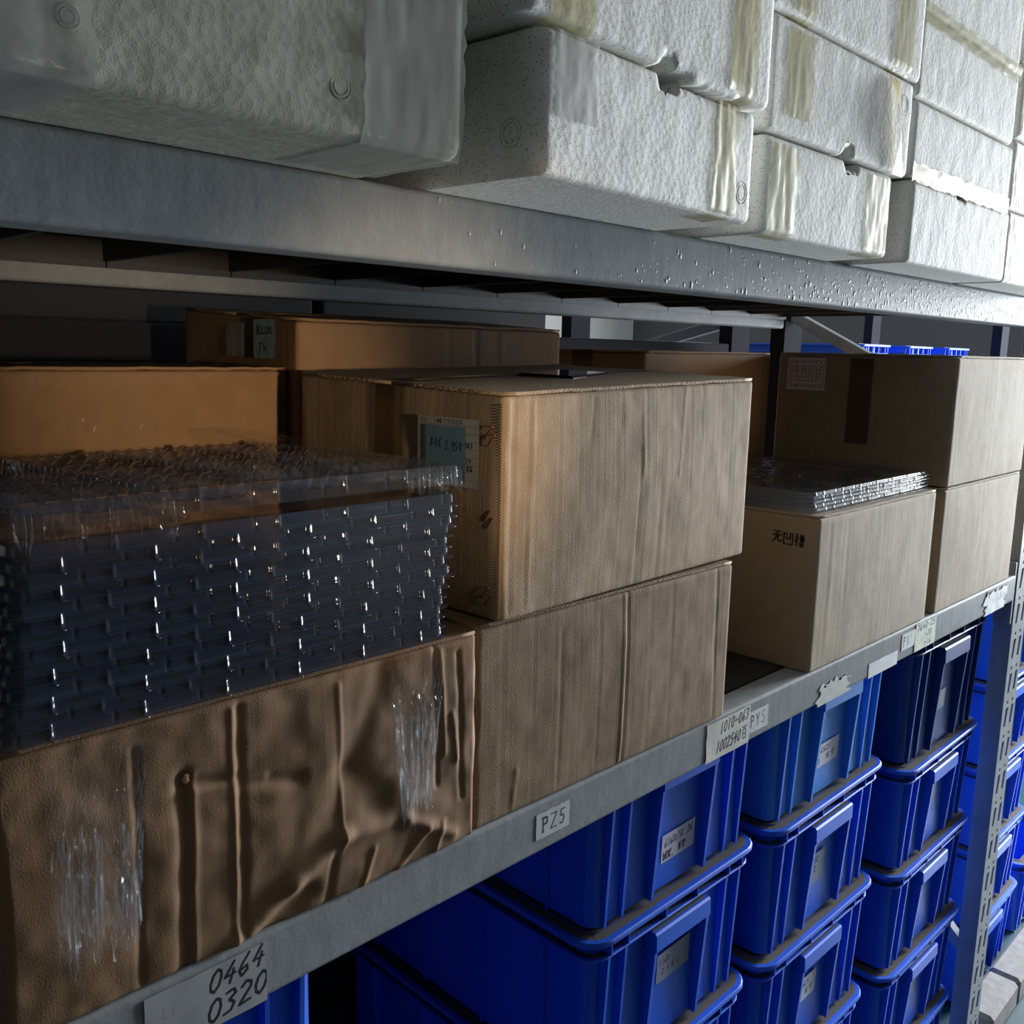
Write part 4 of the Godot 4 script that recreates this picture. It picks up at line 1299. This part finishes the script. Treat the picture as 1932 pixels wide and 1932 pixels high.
func trays() -> void:
	var g := "clear plastic trays nested in the wrapped stack"
	var base := -0.2715
	var n := 14
	var pitch := 0.0097
	for k in n:
		var at := P(0.3835 + rng.randf_range(-0.003, 0.003) + 0.0012 * k, base + k * pitch, -0.181 + rng.randf_range(-0.003, 0.003))
		tray("clear plastic tray in the tall wrapped stack, %s from the bottom" % ordinal(k), g, at, 0.397 + rng.randf_range(-0.003, 0.003), 0.355, 0.0120, k % 2, 4, 6, 3).rotation.y = rng.randf_range(-0.006, 0.006)
	var top := tray("uppermost clear tray with moulded pockets, lying loose on the wrapped stack", g, P(0.3975, base + n * pitch + 0.007, -0.186), 0.41, 0.37, 0.0165, 1, 4, 5, 26)
	top.rotation.x = -0.03
	top.position.y += 0.0
	# film wrapped over the top tray
	var y0 := base + n * pitch + 0.026
	var wrap := func(called, label, xa, xb, xc, xd, drop, sd):
		var t := thing(called, label, "plastic film", P((xa + xb) / 2, y0, 0.0))
		var f := noise(22.0, sd, FastNoiseLite.TYPE_SIMPLEX, 3)
		var fine := noise(110.0, sd + 1, FastNoiseLite.TYPE_SIMPLEX, 2)
		var mid: float = (xa + xb) / 2
		film(t, "top_sheet", 90, 24, func(u, v):
			var x := lerpf(lerpf(xa, xc, v), lerpf(xb, xd, v), u) - mid
			return Vector3(x, 0.0022 + 0.011 * v + 0.0006 * fine.get_noise_2d(u * 1.6, v * 0.012) + 0.0008 * f.get_noise_2d(u, v), -0.002 - v * 0.372))
		film(t, "front_fold", 90, 14, func(u, v):
			var x = lerpf(xa, xb, u) - mid + 0.006 * v * f.get_noise_2d(u, 2.0)
			var ragged: float = drop * (0.75 + 0.5 * f.get_noise_2d(u * 1.5, 7.0))
			return Vector3(x, 0.0022 - v * ragged, 0.0022 + 0.0009 * fine.get_noise_2d(u * 1.6, v * 0.05) + 0.003 * sin(minf(v * 3.0, PI / 2))))
		return t
	wrap.call("stretch_film", "crinkled clear film band over the right end of the top tray", 0.53, 0.593, 0.515, 0.575, 0.022, 3)
	var left = wrap.call("stretch_film", "wide crinkled clear film band over the left end of the top tray", 0.20, 0.318, 0.215, 0.275, 0.03, 8)
	var tuft := Acc.new()
	var ft := noise(60.0, 12, FastNoiseLite.TYPE_SIMPLEX, 3)
	tuft.grid(24, 10, func(i, j):
		return Vector3(0.36 + 0.1 * i / 24.0 - 0.259, 0.012 + 0.016 * j / 10.0 * (0.5 + ft.get_noise_2d(i * 0.01, 1.0)) + 0.004, -0.365 + 0.008 * ft.get_noise_2d(i * 0.012, j * 0.012)), func(i, j): return Vector2(i, j))
	part("tuft", tuft, M.film, left)
	# loose tails of film on the crushed carton
	var tail := func(label, xa, xb, xc, xd, ytop, ybot, sd):
		var t := thing("film_tail", label, "plastic film", P((xa + xb) / 2, ytop, 0.006))
		var f := noise(26.0, sd, FastNoiseLite.TYPE_SIMPLEX, 3)
		var fine := noise(120.0, sd + 1, FastNoiseLite.TYPE_SIMPLEX, 2)
		var mid: float = (xa + xb) / 2
		film(t, "sheet", 60, 40, func(u, v):
			var x := lerpf(lerpf(xa, xc, v), lerpf(xb, xd, v), u) - mid + 0.003 * f.get_noise_2d(v, 3.0)
			return Vector3(x, -v * (ytop - ybot) * (0.86 + 0.25 * f.get_noise_2d(u * 1.4, 5.0)), 0.0028 + 0.00018 * fine.get_noise_2d(u * 0.5, v * 0.02) + 0.0009 * f.get_noise_2d(u * 0.4, v * 0.25)))
		for k in 5:
			var pts := []
			var u := 0.08 + 0.21 * k
			for q in 14:
				var v := q / 13.0
				pts.append(Vector3(lerpf(lerpf(xa, xc, v), lerpf(xb, xd, v), clampf(u + 0.08 * f.get_noise_2d(v * 0.4, k * 2.0), 0.0, 1.0)) - mid, -v * (ytop - ybot) * 0.92, 0.0045))
			var a := Acc.new()
			a.tube(pts, 0.0003, 5)
			part("fold", a, M.film, t)
	tail.call("thin clear film tail hanging down the left of the crushed carton", 0.208, 0.28, 0.212, 0.27, -0.2825, -0.45, 15)
	tail.call("clear film tail with bright glints at the right of the crushed carton", 0.502, 0.572, 0.52, 0.556, -0.2795, -0.445, 17)
	# shallow trays on the small carton
	for k in 5:
		var t := tray("shallow clear tray with round pockets on the small carton, %s from the bottom" % ordinal(k), "shallow clear trays with round pockets", P(1.58 + rng.randf_range(-0.004, 0.004), -0.2385 + k * 0.0062, -0.178 + rng.randf_range(-0.003, 0.003)), 0.468, 0.318, 0.0075, k % 3, 4, 3, 26 if k == 4 else 8, true)
		t.rotation.y = rng.randf_range(-0.01, 0.01)


# ---------------------------------------------------------------- totes

func totes() -> void:
	var g := "stacked blue plastic totes on the floor"
	var place := ["topmost", "second from the top", "third from the top", "fourth from the top", "lowest"]
	var ink := Color(0.08, 0.08, 0.14)
	var slips := {}
	var s1 := page(256, 150, Color(0.80, 0.78, 0.84))
	write(s1, letters("616D/SL.26"), Vector2(20, 30), 42, 4, ink, 0.15, 0.05, 0.52, 0.42)
	write(s1, letters("W0K."), Vector2(12, 96), 40, 6, ink, 0.1, 0.0, 0.55, 0.5)
	write(s1, ["zhong", "xing"], Vector2(130, 88), 38, 4, ink)
	slips["B0"] = [s1, 0.006, 0.068, 0.085, 0.046]
	var s2 := page(256, 160, Color(0.56, 0.57, 0.62))
	write(s2, letters("116D"), Vector2(14, 34), 34, 4, Color(0.25, 0.26, 0.32), 0.1, 0.0, 0.6, 0.5)
	write(s2, letters("2 S 4 1"), Vector2(40, 92), 32, 4, Color(0.25, 0.26, 0.32), 0.1, 0.0, 0.6, 0.5)
	slips["B1"] = [s2, 0.006, 0.125, 0.085, 0.05]
	var s3 := page(256, 150, Color(0.80, 0.80, 0.86))
	write(s3, letters("616251"), Vector2(50, 26), 36, 4, ink, 0.1, 0.05, 0.55, 0.42)
	write(s3, ["zong", " ", "cheng", "hao"], Vector2(14, 88), 40, 4, ink, 0.0, 0.1, 1.3, 0.8)
	slips["C0"] = [s3, -0.004, 0.078, 0.085, 0.046]
	var s4 := page(200, 190, Color(0.52, 0.56, 0.62))
	write(s4, letters("6152"), Vector2(40, 26), 34, 5, ink, 0.1, 0.05, 0.6, 0.5)
	write(s4, ["xing", " ", "2"], Vector2(24, 82), 36, 4, ink)
	slips["C1"] = [s4, -0.020, 0.105, 0.07, 0.062]
	slips["C2"] = [s3, -0.016, 0.110, 0.075, 0.05]
	slips["D0"] = [s4, -0.024, 0.105, 0.07, 0.045]
	slips["D1"] = [s4, -0.024, 0.120, 0.06, 0.05]
	slips["D3"] = [s4, -0.024, 0.120, 0.06, 0.05]
	# columns: name, x centre, rim front, pitch, height of the first seam, width factor, label text
	var cols := [["A", 0.292, -0.06, 0.2534, -0.792, 1.02, "far left column"], ["B", 1.124, -0.06, 0.2534, -0.792, 1.02, "column under the handwritten label"], ["C", 1.592, -0.047, 0.2537, -0.794, 1.06, "column under the torn paper"], ["D", 2.108, -0.03, 0.2388, -0.846, 1.05, "column left of the post"]]
	for c in cols:
		for k in 5:
			var m: Material = M.tote
			var hue := "royal blue"
			if c[0] == "C" and k == 0:
				m = M.tote_sky
				hue = "paler blue"
			elif c[0] == "D" and k == 0:
				m = M.tote_deep
				hue = "dark teal blue"
			var t := tote("%s plastic tote, %s in the %s" % [hue, place[k], c[6]], g, c[1], c[4] - c[3] * k, c[2], (0.288 if c[0] == "D" and k == 0 else c[3]) / 0.25 * 0.998, m, c[5], rng.randf_range(-0.012, 0.012))
			if slips.has(c[0] + str(k)):
				var q: Array = slips[c[0] + str(k)]
				tote_label(t, q[1], q[2], q[3], q[4], q[0], k + 3, 0.02)
	for k in 5:
		tote("blue plastic tote beyond the rack post, %s in its column" % place[k], g, 2.80, -0.846 - 0.2388 * k, -0.075, 0.2388 / 0.25 * 0.998, M.tote, 1.0, 0.0)
	tote("single blue tote on the floor at the right edge, beyond the concrete block", g, 3.30, -HC, -0.08, 1.0, M.tote)
	# concrete block on the floor by the post
	var t := thing("concrete_block", "pale concrete kerb block lying on the floor at the foot of the rack post", "block", P(2.80, -HC, -0.025))
	for q in [[-0.165, 0.22], [0.12, 0.34]]:
		var a := Acc.new()
		a.box(Vector3(q[0], 0.04, 0), Vector3(q[1], 0.08, 0.085), 0.01)
		part("block", a, M.concrete, t)


# ---------------------------------------------------------------- what shows behind the rack

func background() -> void:
	var t := thing("storage_rack", "second grey rack standing back to back behind the carton shelf", "shelf rack")
	for y in [0.032, -0.6]:
		part("front_beam", beam_mesh(-0.55, 2.345, y, -0.80, 0.045), M.steel_shade, t)
		part("rear_beam", beam_mesh(-0.55, 2.345, y, -1.40, 0.045), M.steel_dark, t)
	for x in [-0.66, 2.36]:
		part("post", post_mesh(x, x + 0.095, -0.80, 0.042, -HC, 0.9, 0.0, 0.02), M.steel_shade, t)
		part("post", post_mesh(x, x + 0.095, -1.40, 0.042, -HC, 0.9, 0.0, 0.02), M.steel_shade, t)
	for q in [[0.10, -0.82, -0.05, -1.42], [-0.05, -1.42, -0.7, -0.82]]:
		var a := Acc.new()
		var p := P(2.405, q[0], q[1])
		var e := P(2.405, q[2], q[3])
		var dir := (e - p).normalized()
		a.box((p + e) / 2, Vector3(0.03, 0.03, p.distance_to(e)), 0.002, Basis(Vector3.RIGHT, dir.cross(Vector3.RIGHT), dir))
		part("brace", a, M.steel_dark, t)
	for k in 4:
		var a := Acc.new()
		a.box(P(-0.2 + k * 0.72, -0.6005, -1.10), Vector3(0.71, 0.003, 0.55))
		a.box(P(-0.2 + k * 0.72, 0.0315, -1.10), Vector3(0.71, 0.003, 0.55))
		part("deck_panel", a, M.deck, t)
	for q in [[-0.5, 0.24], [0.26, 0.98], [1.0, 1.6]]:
		carton("carton", "added carton coloured dark as shade on the second rack, %s from the left" % ("first" if q[0] < 0 else ("second" if q[0] < 0.5 else "third")), "added dark cartons filling the second rack", q[0], q[1], 0.0332, 0.33, -1.38, -0.815, M.shade_box, {"tape": false})
	carton("carton", "big added carton coloured dark as shade, on the floor behind the blue totes", "", 0.55, 1.75, -HC, -0.69, -1.38, -0.80, M.shade_box, {"tape": false})
	# next bay of that rack, with a row of totes
	var r := thing("storage_rack", "far bay of the second rack carrying a row of blue totes", "shelf rack")
	part("front_beam", beam_mesh(2.47, 4.6, -0.20, -0.80, 0.045), M.steel_dark, r)
	part("rear_beam", beam_mesh(2.47, 4.6, -0.20, -1.40, 0.045), M.steel_dark, r)
	part("front_beam", beam_mesh(2.47, 4.6, 0.34, -0.80, 0.045), M.steel_dark, r)
	for k in 3:
		var a := Acc.new()
		a.box(P(2.83 + k * 0.71, -0.2015, -1.10), Vector3(0.70, 0.003, 0.55))
		part("deck_panel", a, M.deck, r)
	part("post", post_mesh(4.62, 4.715, -0.80, 0.042, -HC, 0.9, 0.0, 0.02), M.steel_shade, r)
	part("post", post_mesh(4.62, 4.715, -1.40, 0.042, -HC, 0.9, 0.0, 0.02), M.steel_shade, r)
	for k in 3:
		tote("blue tote on the far bay of the second rack, %s from the left" % ordinal(k), "blue totes on the second rack", 3.42 + k * 0.41, -0.199, -0.84, 1.0, M.tote, 0.62)
